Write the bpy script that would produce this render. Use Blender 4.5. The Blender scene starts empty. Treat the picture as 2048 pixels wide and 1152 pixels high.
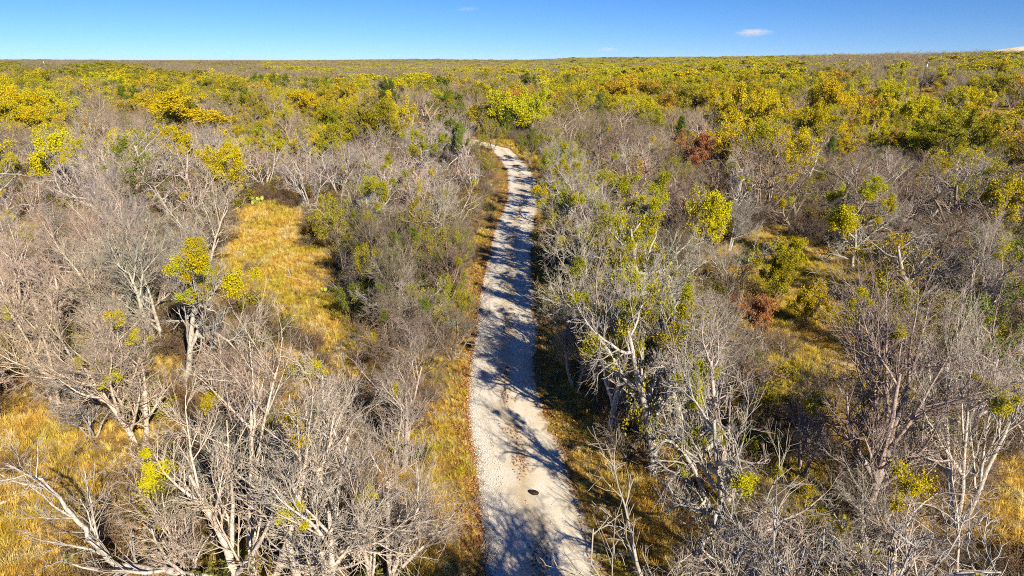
import bpy, math, random
import numpy as np
from mathutils import Vector

SC = bpy.context.scene
COL = SC.collection
R = math.radians
rng = np.random.default_rng(7)
random.seed(7)

# ------------------------------------------------------------------ camera, sky, sun, exposure
EYE = 15.0
FPX = 1365.0                       # focal length in pixels of the 2048 px wide photograph
PITCH = math.atan((576.0 - 120.0) / FPX)
cam_d = bpy.data.cameras.new('camera')
cam_d.sensor_width = 36.0
cam_d.lens = 36.0 * FPX / 2048.0
cam_d.clip_start = 0.5
cam_d.clip_end = 30000
cam = bpy.data.objects.new('camera', cam_d)
COL.objects.link(cam)
cam.location = (0, 0, EYE)
cam.rotation_euler = (math.pi / 2 - PITCH, 0, 0)
SC.camera = cam

SUN_EL, SUN_AZ = R(30), R(149)     # azimuth clockwise from +Y (the way the camera looks)
w = bpy.data.worlds.new('World'); SC.world = w; w.use_nodes = True
nt = w.node_tree; nt.nodes.clear()
sky = nt.nodes.new('ShaderNodeTexSky'); sky.sky_type = 'NISHITA'; sky.sun_disc = False
sky.sun_elevation = SUN_EL; sky.sun_rotation = SUN_AZ
sky.air_density = 1.0; sky.dust_density = 0.0; sky.ozone_density = 3.0; sky.altitude = 200
tcw = nt.nodes.new('ShaderNodeTexCoord')          # the deep blue of the zenith begins low over the horizon
mpw = nt.nodes.new('ShaderNodeMapping'); mpw.vector_type = 'POINT'
mpw.inputs['Scale'].default_value = (1, 1, 1.1); mpw.inputs['Location'].default_value = (0, 0, .085)
nvw = nt.nodes.new('ShaderNodeVectorMath'); nvw.operation = 'NORMALIZE'
nt.links.new(tcw.outputs['Generated'], mpw.inputs['Vector']); nt.links.new(mpw.outputs[0], nvw.inputs[0]); nt.links.new(nvw.outputs[0], sky.inputs['Vector'])
hs = nt.nodes.new('ShaderNodeHueSaturation'); hs.inputs['Saturation'].default_value = 1.32; hs.inputs['Value'].default_value = .90
bg = nt.nodes.new('ShaderNodeBackground'); bg.inputs['Strength'].default_value = 0.05
wo = nt.nodes.new('ShaderNodeOutputWorld')
nt.links.new(sky.outputs[0], hs.inputs['Color']); gmw = nt.nodes.new('ShaderNodeGamma'); gmw.inputs['Gamma'].default_value = 1.32
tnw = nt.nodes.new('ShaderNodeMix'); tnw.data_type = 'RGBA'; tnw.blend_type = 'MULTIPLY'; tnw.inputs[0].default_value = 1.0
tnw.inputs[7].default_value = (.98, .89, 1.0, 1)
nt.links.new(hs.outputs[0], tnw.inputs[6]); nt.links.new(tnw.outputs[2], gmw.inputs['Color']); nt.links.new(gmw.outputs[0], bg.inputs['Color'])
nt.links.new(bg.outputs[0], wo.inputs['Surface'])

sd = bpy.data.lights.new('sun', 'SUN'); sd.energy = 5.0; sd.angle = R(0.5); sd.color = (1.0, 0.90, 0.73)
sun = bpy.data.objects.new('sun', sd); COL.objects.link(sun)
sdir = Vector((math.sin(SUN_AZ) * math.cos(SUN_EL), math.cos(SUN_AZ) * math.cos(SUN_EL), math.sin(SUN_EL)))
sun.rotation_euler = (-sdir).to_track_quat('-Z', 'Y').to_euler()
sun.location = sdir * 200

vs = SC.view_settings
vs.view_transform = 'Standard'; vs.look = 'None'; vs.exposure = 0.80; vs.gamma = 1.0
SC.render.film_transparent = False
SC.cycles.max_bounces = 10; SC.cycles.volume_bounces = 8; SC.cycles.diffuse_bounces = 1; SC.cycles.transmission_bounces = 3
SC.cycles.glossy_bounces = 1; SC.cycles.transparent_max_bounces = 4
SC.cycles.filter_width = 1.0
SC.cycles.use_denoising = False     # keeps the fine twigs crisp

SP, CP = math.sin(PITCH), math.cos(PITCH)

# ------------------------------------------------------------------ helpers: terrain and picture <-> ground
def smooth(e0, e1, x):
    t = np.clip((np.asarray(x, float) - e0) / (e1 - e0), 0, 1)
    return t * t * (3 - 2 * t)

def terrain(x, y):
    x = np.asarray(x, float); y = np.asarray(y, float)
    h = 13.5 * smooth(15, 460, x) * smooth(20, 330, y)
    h = h + 5.0 * smooth(90, 520, -x) * smooth(120, 500, y)
    far = smooth(30, 90, y)
    h = h + far * (0.35 * np.sin(x * .05 + 1.3) * np.cos(y * .041) + .6 * np.sin(x * .013 + y * .017))
    d = np.hypot(x, y)
    h = h + smooth(1500, 4200, d) * (5 + 5 * np.sin(x * .0013 + .6) + 3 * np.sin(x * .0031 + y * .0007))
    return h

def unproject(px, py, z_above=0.0):
    """point on the view ray through a pixel of the photograph at a height above the terrain"""
    u = (px - 1024) / FPX; v = (py - 576) / FPX
    d = np.array([u, CP - v * SP, -SP - v * CP])
    t = 60.0
    for _ in range(60):
        X, Y = d[0] * t, d[1] * t
        t2 = (EYE - z_above - float(terrain(X, Y))) / max(-d[2], 1e-3)
        t = t * .5 + min(t2, 4000) * .5
    return d[0] * t, d[1] * t, t

def project(x, y, z):
    dz = z - EYE
    dep = y * CP - dz * SP
    up = y * SP + dz * CP
    dep = np.maximum(dep, .1)
    return 1024 + x / dep * FPX, 576 - up / dep * FPX, dep

# road centre line, read off the photograph and put on the ground
road_px = [(1152, 1080), (1030, 1061), (891, 1031), (787, 1010), (683, 1012), (579, 1016), (457, 1029),
           (427, 1038), (392, 1045), (340, 1037), (306, 1008), (297, 994)]
rp = [unproject(cx, py, 0)[:2] for py, cx in road_px]
d0 = np.array(rp[0]) - np.array(rp[1]); d0 /= np.linalg.norm(d0)
rp = [tuple(np.array(rp[0]) + d0 * 16)] + rp
rp += [(rp[-1][0] - 6, rp[-1][1] + 12), (rp[-1][0] - 16, rp[-1][1] + 26), (rp[-1][0] - 32, rp[-1][1] + 40), (rp[-1][0] - 55, rp[-1][1] + 55)]
rp = np.array(rp)

def catmull(P, n):
    out = []
    Q = np.vstack([2 * P[0] - P[1], P, 2 * P[-1] - P[-2]])
    for i in range(1, len(Q) - 2):
        t = np.linspace(0, 1, n, endpoint=False)[:, None]
        a, b, c, d = Q[i - 1], Q[i], Q[i + 1], Q[i + 2]
        out.append(.5 * ((2 * b) + (c - a) * t + (2 * a - 5 * b + 4 * c - d) * t ** 2 + (3 * b - a - 3 * c + d) * t ** 3))
    return np.vstack(out + [P[-1:]])
ROAD = catmull(rp, 40)
seg = np.hypot(*np.diff(ROAD, axis=0).T); S = np.concatenate([[0], np.cumsum(seg)])
ss = np.arange(0, S[-1], .12)
ROAD = np.stack([np.interp(ss, S, ROAD[:, 0]), np.interp(ss, S, ROAD[:, 1])], 1)
for _ in range(25):
    ROAD[1:-1] = .25 * ROAD[:-2] + .5 * ROAD[1:-1] + .25 * ROAD[2:]
_rs = ROAD[::8]
def road_dist(x, y):
    x = np.atleast_1d(x); y = np.atleast_1d(y)
    out = np.empty(len(x)); sg = np.empty(len(x))
    for a in range(0, len(x), 4000):
        dx = x[a:a + 4000, None] - _rs[None, :, 0]; dy = y[a:a + 4000, None] - _rs[None, :, 1]
        dd = dx * dx + dy * dy; k = dd.argmin(1); ar = np.arange(len(k))
        out[a:a + 4000] = np.sqrt(dd[ar, k])
        k2 = np.minimum(k + 1, len(_rs) - 1); k1 = np.maximum(k - 1, 0)
        tx = _rs[k2, 0] - _rs[k1, 0]; ty = _rs[k2, 1] - _rs[k1, 1]
        sg[a:a + 4000] = np.sign(tx * -dy[ar, k] + ty * dx[ar, k])     # + right of the road
    return out, sg

def poly_px(pts, z=0):
    return np.array([unproject(a, b, z)[:2] for a, b in pts])
def inside(poly, x, y):
    x = np.asarray(x); y = np.asarray(y)
    r = np.zeros(x.shape, bool); n = len(poly); j = n - 1
    for i in range(n):
        xi, yi = poly[i]; xj, yj = poly[j]
        c = ((yi > y) != (yj > y)) & (x < (xj - xi) * (y - yi) / (yj - yi + 1e-12) + xi)
        r ^= c; j = i
    return r
CLEAR = {
    'left': poly_px([(470, 430), (540, 408), (600, 425), (640, 500), (685, 570), (730, 640), (795, 705), (800, 770), (715, 765), (630, 690), (545, 650), (470, 600), (435, 535), (460, 470)]),
    'bottom_left': poly_px([(-60, 860), (60, 835), (160, 860), (190, 950), (210, 1100), (190, 1220), (-100, 1220)]),
    'right': poly_px([(1480, 470), (1570, 472), (1730, 520), (1760, 610), (1725, 680), (1830, 760), (1865, 880), (1780, 930), (1680, 870), (1600, 745), (1540, 690), (1500, 600), (1450, 540)]),
    'bottom_right': poly_px([(1975, 930), (2090, 880), (2120, 1120), (2000, 1120)]),
    'verge_right': poly_px([(1110, 780), (1180, 840), (1250, 930), (1330, 1010), (1390, 1090), (1410, 1220), (1150, 1220)]),
    'verge_left': poly_px([(905, 690), (945, 690), (960, 1220), (800, 1220), (800, 1010), (860, 900), (880, 800)]),
    'left_far': poly_px([(20, 440), (110, 440), (120, 480), (20, 490)]),
}
CLEAR_FAR = {
    'pole_field': poly_px([(1825, 178), (1885, 178), (1890, 203), (1825, 205)]),
    'east_field': poly_px([(1930, 228), (2080, 222), (2100, 243), (1930, 243)]),
    'track_gap': poly_px([(1475, 158), (1560, 153), (1710, 149), (1715, 163), (1560, 167), (1478, 168)]),
    'bend_verge': poly_px([(985, 300), (975, 282), (1020, 282), (1090, 318), (1085, 345), (1040, 315)]),
}
ALLCLEAR = list(CLEAR.values()) + list(CLEAR_FAR.values())
def in_clear(x, y):
    r = np.zeros(np.shape(x), bool)
    for p in ALLCLEAR: r |= inside(p, x, y)
    return r

# ------------------------------------------------------------------ helpers: objects, meshes
def tag(o, label=None, cat=None, group=None, kind=None):
    if label: o['label'] = label
    if cat: o['category'] = cat
    if group: o['group'] = group
    if kind: o['kind'] = kind
    return o
def link(o, parent=None):
    COL.objects.link(o)
    if parent is not None: o.parent = parent
    return o
def mesh_np(name, V, F, mat, smooth_sh=True):
    """V (n,3), F list of (m,k) index arrays"""
    me = bpy.data.meshes.new(name)
    V = np.ascontiguousarray(V, np.float32)
    me.vertices.add(len(V)); me.vertices.foreach_set('co', V.ravel())
    F = [f for f in F if len(f)]
    idx = np.concatenate([f.ravel() for f in F]).astype(np.int32)
    tot = np.concatenate([np.full(len(f), f.shape[1], np.int32) for f in F])
    st = np.concatenate([[0], np.cumsum(tot)[:-1]]).astype(np.int32)
    me.loops.add(len(idx)); me.loops.foreach_set('vertex_index', idx)
    me.polygons.add(len(tot)); me.polygons.foreach_set('loop_start', st); me.polygons.foreach_set('loop_total', tot)
    me.polygons.foreach_set('use_smooth', np.full(len(tot), smooth_sh))
    me.update(calc_edges=True)
    if mat is not None: me.materials.append(mat)
    return me
def nrm(a):
    return a / np.maximum(np.linalg.norm(a, axis=-1, keepdims=True), 1e-9)

def tubes(P, Rad, k):
    """P (n,m,3) polylines, Rad (n,m), k sides -> verts, quads"""
    n, m, _ = P.shape
    T = np.empty_like(P)
    T[:, 1:-1] = P[:, 2:] - P[:, :-2]; T[:, 0] = P[:, 1] - P[:, 0]; T[:, -1] = P[:, -1] - P[:, -2]
    T = nrm(T)
    ref = np.where(np.abs(T[:, :1, 2:3]) > .8, np.array([1., 0, 0]), np.array([0, 0, 1.]))
    ref = np.broadcast_to(ref, P.shape)
    U = nrm(np.cross(T, ref)); W = np.cross(T, U)
    a = np.arange(k) * 2 * math.pi / k
    ring = P[:, :, None] + Rad[:, :, None, None] * (np.cos(a)[None, None, :, None] * U[:, :, None] + np.sin(a)[None, None, :, None] * W[:, :, None])
    V = ring.reshape(-1, 3)
    base = (np.arange(n)[:, None, None] * m + np.arange(m - 1)[None, :, None]) * k
    j = np.arange(k)[None, None]; j2 = (j + 1) % k
    Q = np.stack([base + j, base + j2, base + k + j2, base + k + j], -1).reshape(-1, 4)
    return V, Q
class MB:
    def __init__(s): s.V = []; s.F = []; s.n = 0
    def add(s, V, F):
        s.V.append(V)
        for f in (F if isinstance(F, list) else [F]): s.F.append(f + s.n)
        s.n += len(V); return s
    def mesh(s, name, mat, sm=True): return mesh_np(name, np.vstack(s.V), s.F, mat, sm)

# ------------------------------------------------------------------ materials
def new_mat(name):
    m = bpy.data.materials.new(name); m.use_nodes = True
    t = m.node_tree; t.nodes.clear()
    out = t.nodes.new('ShaderNodeOutputMaterial')
    return m, t, out
def N(t, typ, **kw):
    n = t.nodes.new(typ)
    for k, v in kw.items():
        if k in n.inputs.keys(): n.inputs[k].default_value = v
        else: setattr(n, k, v)
    return n
def ramp(t, fac, stops):
    r = t.nodes.new('ShaderNodeValToRGB')
    e = r.color_ramp.elements
    while len(e) < len(stops): e.new(.5)
    for i, (p, c) in enumerate(stops):
        e[i].position = p; e[i].color = (*c, 1) if len(c) == 3 else c
    t.links.new(fac, r.inputs[0]); return r.outputs[0]
def noise(t, scale, detail=3, rough=.55, coord=None, dist=0.0):
    n = t.nodes.new('ShaderNodeTexNoise'); n.inputs['Scale'].default_value = scale
    n.inputs['Detail'].default_value = detail; n.inputs['Roughness'].default_value = rough; n.inputs['Distortion'].default_value = dist
    if coord is not None: t.links.new(coord, n.inputs['Vector'])
    return n.outputs['Fac']
def mixc(t, fac, a, b, mode='MIX'):
    m = t.nodes.new('ShaderNodeMix'); m.data_type = 'RGBA'; m.blend_type = mode
    for s, v in ((m.inputs[0], fac), (m.inputs[6], a), (m.inputs[7], b)):
        if hasattr(v, 'links'): t.links.new(v, s)
        elif isinstance(v, (int, float)): s.default_value = v
        else: s.default_value = (*v, 1)
    return m.outputs[2]
def math_n(t, op, a, b=0.0, clamp=False):
    m = t.nodes.new('ShaderNodeMath'); m.operation = op; m.use_clamp = clamp
    for s, v in ((m.inputs[0], a), (m.inputs[1], b)):
        if hasattr(v, 'links'): t.links.new(v, s)
        else: s.default_value = v
    return m.outputs[0]
def pos_of(t): return t.nodes.new('ShaderNodeNewGeometry').outputs['Position']
def princ(t, out, col, rough=.85, spec=.2, bump=None, bstr=.4, bdist=.02):
    b = t.nodes.new('ShaderNodeBsdfPrincipled'); b.inputs['Roughness'].default_value = rough
    b.inputs['Specular IOR Level'].default_value = spec
    if hasattr(col, 'links'): t.links.new(col, b.inputs['Base Color'])
    else: b.inputs['Base Color'].default_value = (*col, 1)
    if bump is not None:
        bn = t.nodes.new('ShaderNodeBump'); bn.inputs['Strength'].default_value = bstr; bn.inputs['Distance'].default_value = bdist
        t.links.new(bump, bn.inputs['Height']); t.links.new(bn.outputs[0], b.inputs['Normal'])
    t.links.new(b.outputs[0], out.inputs['Surface']); return b

def bark_mat(name, a, b, scale, tint=None):
    m, t, out = new_mat(name)
    tc = t.nodes.new('ShaderNodeTexCoord'); oi = t.nodes.new('ShaderNodeObjectInfo')
    f = noise(t, scale, 5, .65, tc.outputs['Object'])
    c = ramp(t, f, [(.32, a), (.62, b)])
    c = mixc(t, 1.0, c, oi.outputs['Color'] if tint is None else tint, 'MULTIPLY')
    princ(t, out, c, .9, .1, f, .6, .02)
    return m
M_TRUNK = bark_mat('bark', (.20, .16, .13), (.58, .52, .45), 9)
M_TWIG = bark_mat('twigs', (.22, .188, .155), (.44, .388, .33), 3)  # toned below the limbs: the crown's self-shade is put into this colour
M_BRUSH = bark_mat('brush_stems', (.13, .10, .075), (.27, .22, .17), 4)  # dark brown stems, darkened further to carry the shade inside the undergrowth

def leaf_mat(name, fixed=None):
    """the leaf colour is each tree's own (object colour), varied from leaf to leaf"""
    m, t, out = new_mat(name)
    oi = t.nodes.new('ShaderNodeObjectInfo'); g = t.nodes.new('ShaderNodeNewGeometry')
    if fixed is None: base = oi.outputs['Color']
    else:
        rg = t.nodes.new('ShaderNodeRGB'); rg.outputs[0].default_value = (*fixed, 1); base = rg.outputs[0]
    rnd = g.outputs['Random Per Island']
    dark = mixc(t, 1.0, base, (.40, .48, .55), 'MULTIPLY')
    warm = mixc(t, 1.0, base, (1.25, .92, .6), 'MULTIPLY')
    c = mixc(t, ramp(t, rnd, [(.0, (.8, .8, .8)), (.22, (.1, .1, .1)), (.4, (0, 0, 0))]), base, dark)
    c = mixc(t, ramp(t, rnd, [(.75, (0, 0, 0)), (.95, (.8, .8, .8))]), c, warm)
    d = t.nodes.new('ShaderNodeBsdfDiffuse'); tr = t.nodes.new('ShaderNodeBsdfTranslucent')
    t.links.new(c, d.inputs['Color']); t.links.new(c, tr.inputs['Color'])
    mx = t.nodes.new('ShaderNodeMixShader'); mx.inputs[0].default_value = .25
    t.links.new(d.outputs[0], mx.inputs[1]); t.links.new(tr.outputs[0], mx.inputs[2])
    t.links.new(mx.outputs[0], out.inputs['Surface'])
    return m
M_LEAF = leaf_mat('leaves')

def ground_mat():
    m, t, out = new_mat('dry_ground')
    p = pos_of(t)
    big = noise(t, .11, 4, .6, p); mid = noise(t, .9, 5, .65, p); fine = noise(t, 9, 5, .7, p)
    c = ramp(t, mid, [(.30, (.16, .09, .035)), (.47, (.34, .20, .055)), (.62, (.46, .30, .09)), (.75, (.55, .42, .19))])
    c = mixc(t, ramp(t, big, [(.48, (0, 0, 0)), (.62, (.75, .75, .75))]), c, (.26, .24, .035))
    c = mixc(t, ramp(t, fine, [(.35, (.75, .75, .75)), (.55, (0, 0, 0))]), c, (.10, .06, .03))
    princ(t, out, c, .95, .05, fine, .8, .06)
    return m
M_GROUND = ground_mat()

def road_mat():
    m, t, out = new_mat('pale_gravel')
    p = pos_of(t)
    uv = t.nodes.new('ShaderNodeUVMap'); sx = t.nodes.new('ShaderNodeSeparateXYZ'); t.links.new(uv.outputs[0], sx.inputs[0])
    across = sx.outputs[0]          # 0 left edge .. 1 right edge
    f1 = noise(t, 22, 6, .75, p); f2 = noise(t, 1.1, 4, .6, p); f3 = noise(t, .45, 3, .5, p)
    vor = t.nodes.new('ShaderNodeTexVoronoi'); vor.inputs['Scale'].default_value = 16; t.links.new(p, vor.inputs['Vector'])
    stone = mixc(t, .55, vor.outputs['Color'], (.55, .55, .55))
    hsv = t.nodes.new('ShaderNodeHueSaturation'); hsv.inputs['Saturation'].default_value = .06; t.links.new(stone, hsv.inputs['Color'])
    c = ramp(t, f2, [(.3, (.60, .49, .33)), (.5, (.71, .62, .46)), (.68, (.78, .71, .58))])
    c = mixc(t, .16, c, hsv.outputs[0], 'OVERLAY')
    # loose whitish stone on the left margin, tan fines along the middle
    jit = math_n(t, 'MULTIPLY', math_n(t, 'SUBTRACT', f3, .5), .5)
    a = math_n(t, 'ADD', across, jit)
    left = ramp(t, a, [(.08, (.8, .8, .8)), (.30, (0, 0, 0))])
    c = mixc(t, left, c, mixc(t, ramp(t, f1, [(.35, (0, 0, 0)), (.6, (1, 1, 1))]), (.60, .54, .45), (.80, .75, .66)))
    mid = ramp(t, a, [(.38, (0, 0, 0)), (.5, (.75, .75, .75)), (.62, (0, 0, 0))])
    mid = mixc(t, 1.0, mid, ramp(t, f2, [(.34, (.15, .15, .15)), (.56, (1, 1, 1))]), 'MULTIPLY')
    c = mixc(t, mid, c, (.48, .36, .20))
    c = mixc(t, ramp(t, f1, [(.30, (.6, .6, .6)), (.45, (0, 0, 0))]), c, (.33, .28, .21))
    # wheel tracks packed smooth and pale, soil and leaf crumbs creeping in from the edges
    for c0 in (.28, .70):
        tr_ = ramp(t, math_n(t, 'ABSOLUTE', math_n(t, 'SUBTRACT', a, c0)), [(.02, (.55, .55, .55)), (.11, (0, 0, 0))])
        c = mixc(t, tr_, c, (.80, .73, .60))
    f4 = noise(t, 3.2, 6, .7, p)
    edge = math_n(t, 'ABSOLUTE', math_n(t, 'SUBTRACT', across, .5))
    ef = math_n(t, 'ADD', edge, math_n(t, 'MULTIPLY', math_n(t, 'SUBTRACT', f4, .5), .42))
    c = mixc(t, ramp(t, ef, [(.41, (0, 0, 0)), (.50, (.85, .85, .85))]), c, ramp(t, f1, [(.35, (.20, .11, .05)), (.65, (.46, .31, .15))]))
    c = mixc(t, ramp(t, f4, [(.60, (0, 0, 0)), (.72, (.45, .45, .45))]), c, (.44, .35, .22))
    princ(t, out, c, .9, .15, f1, .6, .03)
    return m
M_ROAD = road_mat()

def grass_mat():
    m, t, out = new_mat('dry_grass')
    p = pos_of(t); g = t.nodes.new('ShaderNodeNewGeometry'); oi = t.nodes.new('ShaderNodeObjectInfo')
    big = noise(t, .16, 4, .6, p); mid = noise(t, .8, 3, .6, p)
    c = ramp(t, mid, [(.30, (.70, .40, .06)), (.5, (.90, .62, .13)), (.7, (.95, .82, .45))])
    c = mixc(t, ramp(t, big, [(.46, (0, 0, 0)), (.60, (.85, .85, .85))]), c, (.62, .54, .03))
    c = mixc(t, ramp(t, oi.outputs['Random'], [(.0, (.85, .85, .85)), (.45, (0, 0, 0))]), c, (.36, .21, .07))
    c = mixc(t, 1.0, c, oi.outputs['Color'], 'MULTIPLY')
    d = t.nodes.new('ShaderNodeBsdfDiffuse'); tr = t.nodes.new('ShaderNodeBsdfTranslucent')
    t.links.new(c, d.inputs['Color']); t.links.new(c, tr.inputs['Color'])
    mx = t.nodes.new('ShaderNodeMixShader'); mx.inputs[0].default_value = .3
    t.links.new(d.outputs[0], mx.inputs[1]); t.links.new(tr.outputs[0], mx.inputs[2])
    t.links.new(mx.outputs[0], out.inputs['Surface'])
    return m
M_GRASS = grass_mat()

def plain(name, col, rough=.85, var=.25, scale=6):
    m, t, out = new_mat(name)
    tc = t.nodes.new('ShaderNodeTexCoord'); f = noise(t, scale, 4, .6, tc.outputs['Object'])
    lo = tuple(c * (1 - var) for c in col); hi = tuple(min(c * (1 + var), 1) for c in col)
    princ(t, out, ramp(t, f, [(.3, lo), (.7, hi)]), rough, .2, f, .3, .02)
    return m
def litter_mat():
    m, t, out = new_mat('fallen_leaves')
    g = t.nodes.new('ShaderNodeNewGeometry'); oi = t.nodes.new('ShaderNodeObjectInfo')
    c = ramp(t, oi.outputs['Random'], [(0, (.16, .055, .02)), (.35, (.34, .13, .04)), (.7, (.46, .22, .07)), (1, (.55, .36, .16))])
    princ(t, out, c, .8, .2)
    return m
M_LITTER = litter_mat()
def stone_mat():
    m, t, out = new_mat('crushed_stone')
    oi = t.nodes.new('ShaderNodeObjectInfo')
    princ(t, out, ramp(t, oi.outputs['Random'], [(0, (.42, .38, .33)), (.5, (.72, .68, .61)), (1, (.88, .85, .80))]), .9, .2)
    return m
M_STONE = stone_mat()

# ------------------------------------------------------------------ ground: one sheet to the horizon
def axis(lim, d0, g):
    a = [0.0]; d = d0
    while a[-1] < lim: a.append(a[-1] + d); d *= g
    return np.array(a)
ax = axis(9000, 1.2, 1.045); gx = np.concatenate([-ax[::-1][:-1], ax])
ay = axis(9500, 1.2, 1.038); gy = np.concatenate([-axis(60, 4, 1.2)[::-1][:-1], ay])
GX, GY = np.meshgrid(gx, gy)
GZ = terrain(GX, GY)
rd = road_dist(GX.ravel(), GY.ravel())[0].reshape(GX.shape)
GZ = GZ + smooth(3.0, 6, rd) * .09 * (np.sin(GX * 1.7) * np.sin(GY * 1.3 + 1) + np.sin(GX * .6 + GY * .5)) - .0
gn = len(gx)
ii = (np.arange(len(gy) - 1)[:, None] * gn + np.arange(gn - 1)[None]).ravel()
gm = mesh_np('ground', np.stack([GX, GY, GZ], -1).reshape(-1, 3), [np.stack([ii, ii + 1, ii + gn + 1, ii + gn], 1)], M_GROUND)
tag(link(bpy.data.objects.new('ground', gm)), 'dry golden brown ground under the woodland', kind='structure')

# road strip with ragged edges and a slight crown
n = len(ROAD); tg = nrm(np.gradient(ROAD, axis=0)); nor = np.stack([tg[:, 1], -tg[:, 0]], 1)   # to the right
arc = np.arange(n) * .12
def wander(step, amp):
    q = rng.normal(0, amp, int(arc[-1] / step) + 4); xs = np.arange(len(q)) * step
    i0 = np.minimum((arc / step).astype(int), len(q) - 2); f_ = arc / step - i0; f_ = f_ * f_ * (3 - 2 * f_)
    return q[i0] * (1 - f_) + q[i0 + 1] * f_
hw = 1.72 + wander(6, .07)
el = hw + wander(1.9, .05) + wander(.5, .035) + rng.normal(0, .02, n); er = hw + .45 * np.exp(-((arc - 14) / 9.0) ** 2) + wander(2.3, .10) + wander(.7, .07) + rng.normal(0, .03, n)
cols = np.linspace(0, 1, 13)
rv = []; ruv = []
for c in cols:
    off = -el + (el + er) * c
    xy = ROAD + nor * off[:, None]
    z = terrain(xy[:, 0], xy[:, 1]) + .02 + .05 * math.sin(math.pi * c) - .022 * math.exp(-((c - .27) / .07) ** 2) - .022 * math.exp(-((c - .73) / .07) ** 2)
    rv.append(np.column_stack([xy, z])); ruv.append(np.column_stack([np.full(n, c), arc]))
RV = np.stack(rv, 1).reshape(-1, 3); RUV = np.stack(ruv, 1).reshape(-1, 2)
kc = len(cols); ii = (np.arange(n - 1)[:, None] * kc + np.arange(kc - 1)[None]).ravel()
rm = mesh_np('gravel_road', RV, [np.stack([ii, ii + 1, ii + kc + 1, ii + kc], 1)], M_ROAD)
ul = rm.uv_layers.new(name='UVMap'); lv = np.empty(len(rm.loops), np.int32); rm.loops.foreach_get('vertex_index', lv)
ul.data.foreach_set('uv', RUV[lv].astype(np.float32).ravel())
tag(link(bpy.data.objects.new('gravel_road', rm)), 'pale gravel road running through the woods to a bend', kind='structure')

# ------------------------------------------------------------------ tree growing
UP = np.array([0, 0, 1.])
def grow(P0, D0, L, m, gnarl, trop, g, up=UP):
    n = len(P0); P = np.empty((n, m, 3)); P[:, 0] = P0; D = nrm(D0)
    st = (L / (m - 1))[:, None]
    for j in range(1, m):
        D = nrm(D + g.normal(0, gnarl, (n, 3)) + trop * up)
        P[:, j] = P[:, j - 1] + D * st
    return P
def kids(P, Rd, L, k, t0, t1, ang, angsd, lf, rf, g, rmin, taper_t=.5, flat=0.0):
    n, m, _ = P.shape
    idx = np.repeat(np.arange(n), k)
    t = t0 + (t1 - t0) * ((np.tile(np.arange(k), n) + g.uniform(0, 1, n * k)) / k)
    f = t * (m - 1); i0 = np.minimum(f.astype(int), m - 2); fr = (f - i0)[:, None]
    p = P[idx, i0] * (1 - fr) + P[idx, i0 + 1] * fr
    T = nrm(P[idx, i0 + 1] - P[idx, i0])
    rr = Rd[idx, i0] * (1 - fr[:, 0]) + Rd[idx, i0 + 1] * fr[:, 0]
    rv = g.normal(0, 1, (n * k, 3)); rv[:, 2] *= 1 - flat
    S_ = nrm(rv - (rv * T).sum(1, keepdims=True) * T)
    a = np.radians(g.normal(ang, angsd, n * k))[:, None]
    D = np.cos(a) * T + np.sin(a) * S_
    Ln = L[idx] * lf * (1 - taper_t * t) * g.uniform(.6, 1.25, n * k)
    r = np.maximum(np.minimum(rr * rf, rr * .9), rmin)
    return p, D, Ln, r
def radii(r, m, end): return r[:, None] * np.linspace(1, end, m)[None] ** 1.0

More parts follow.
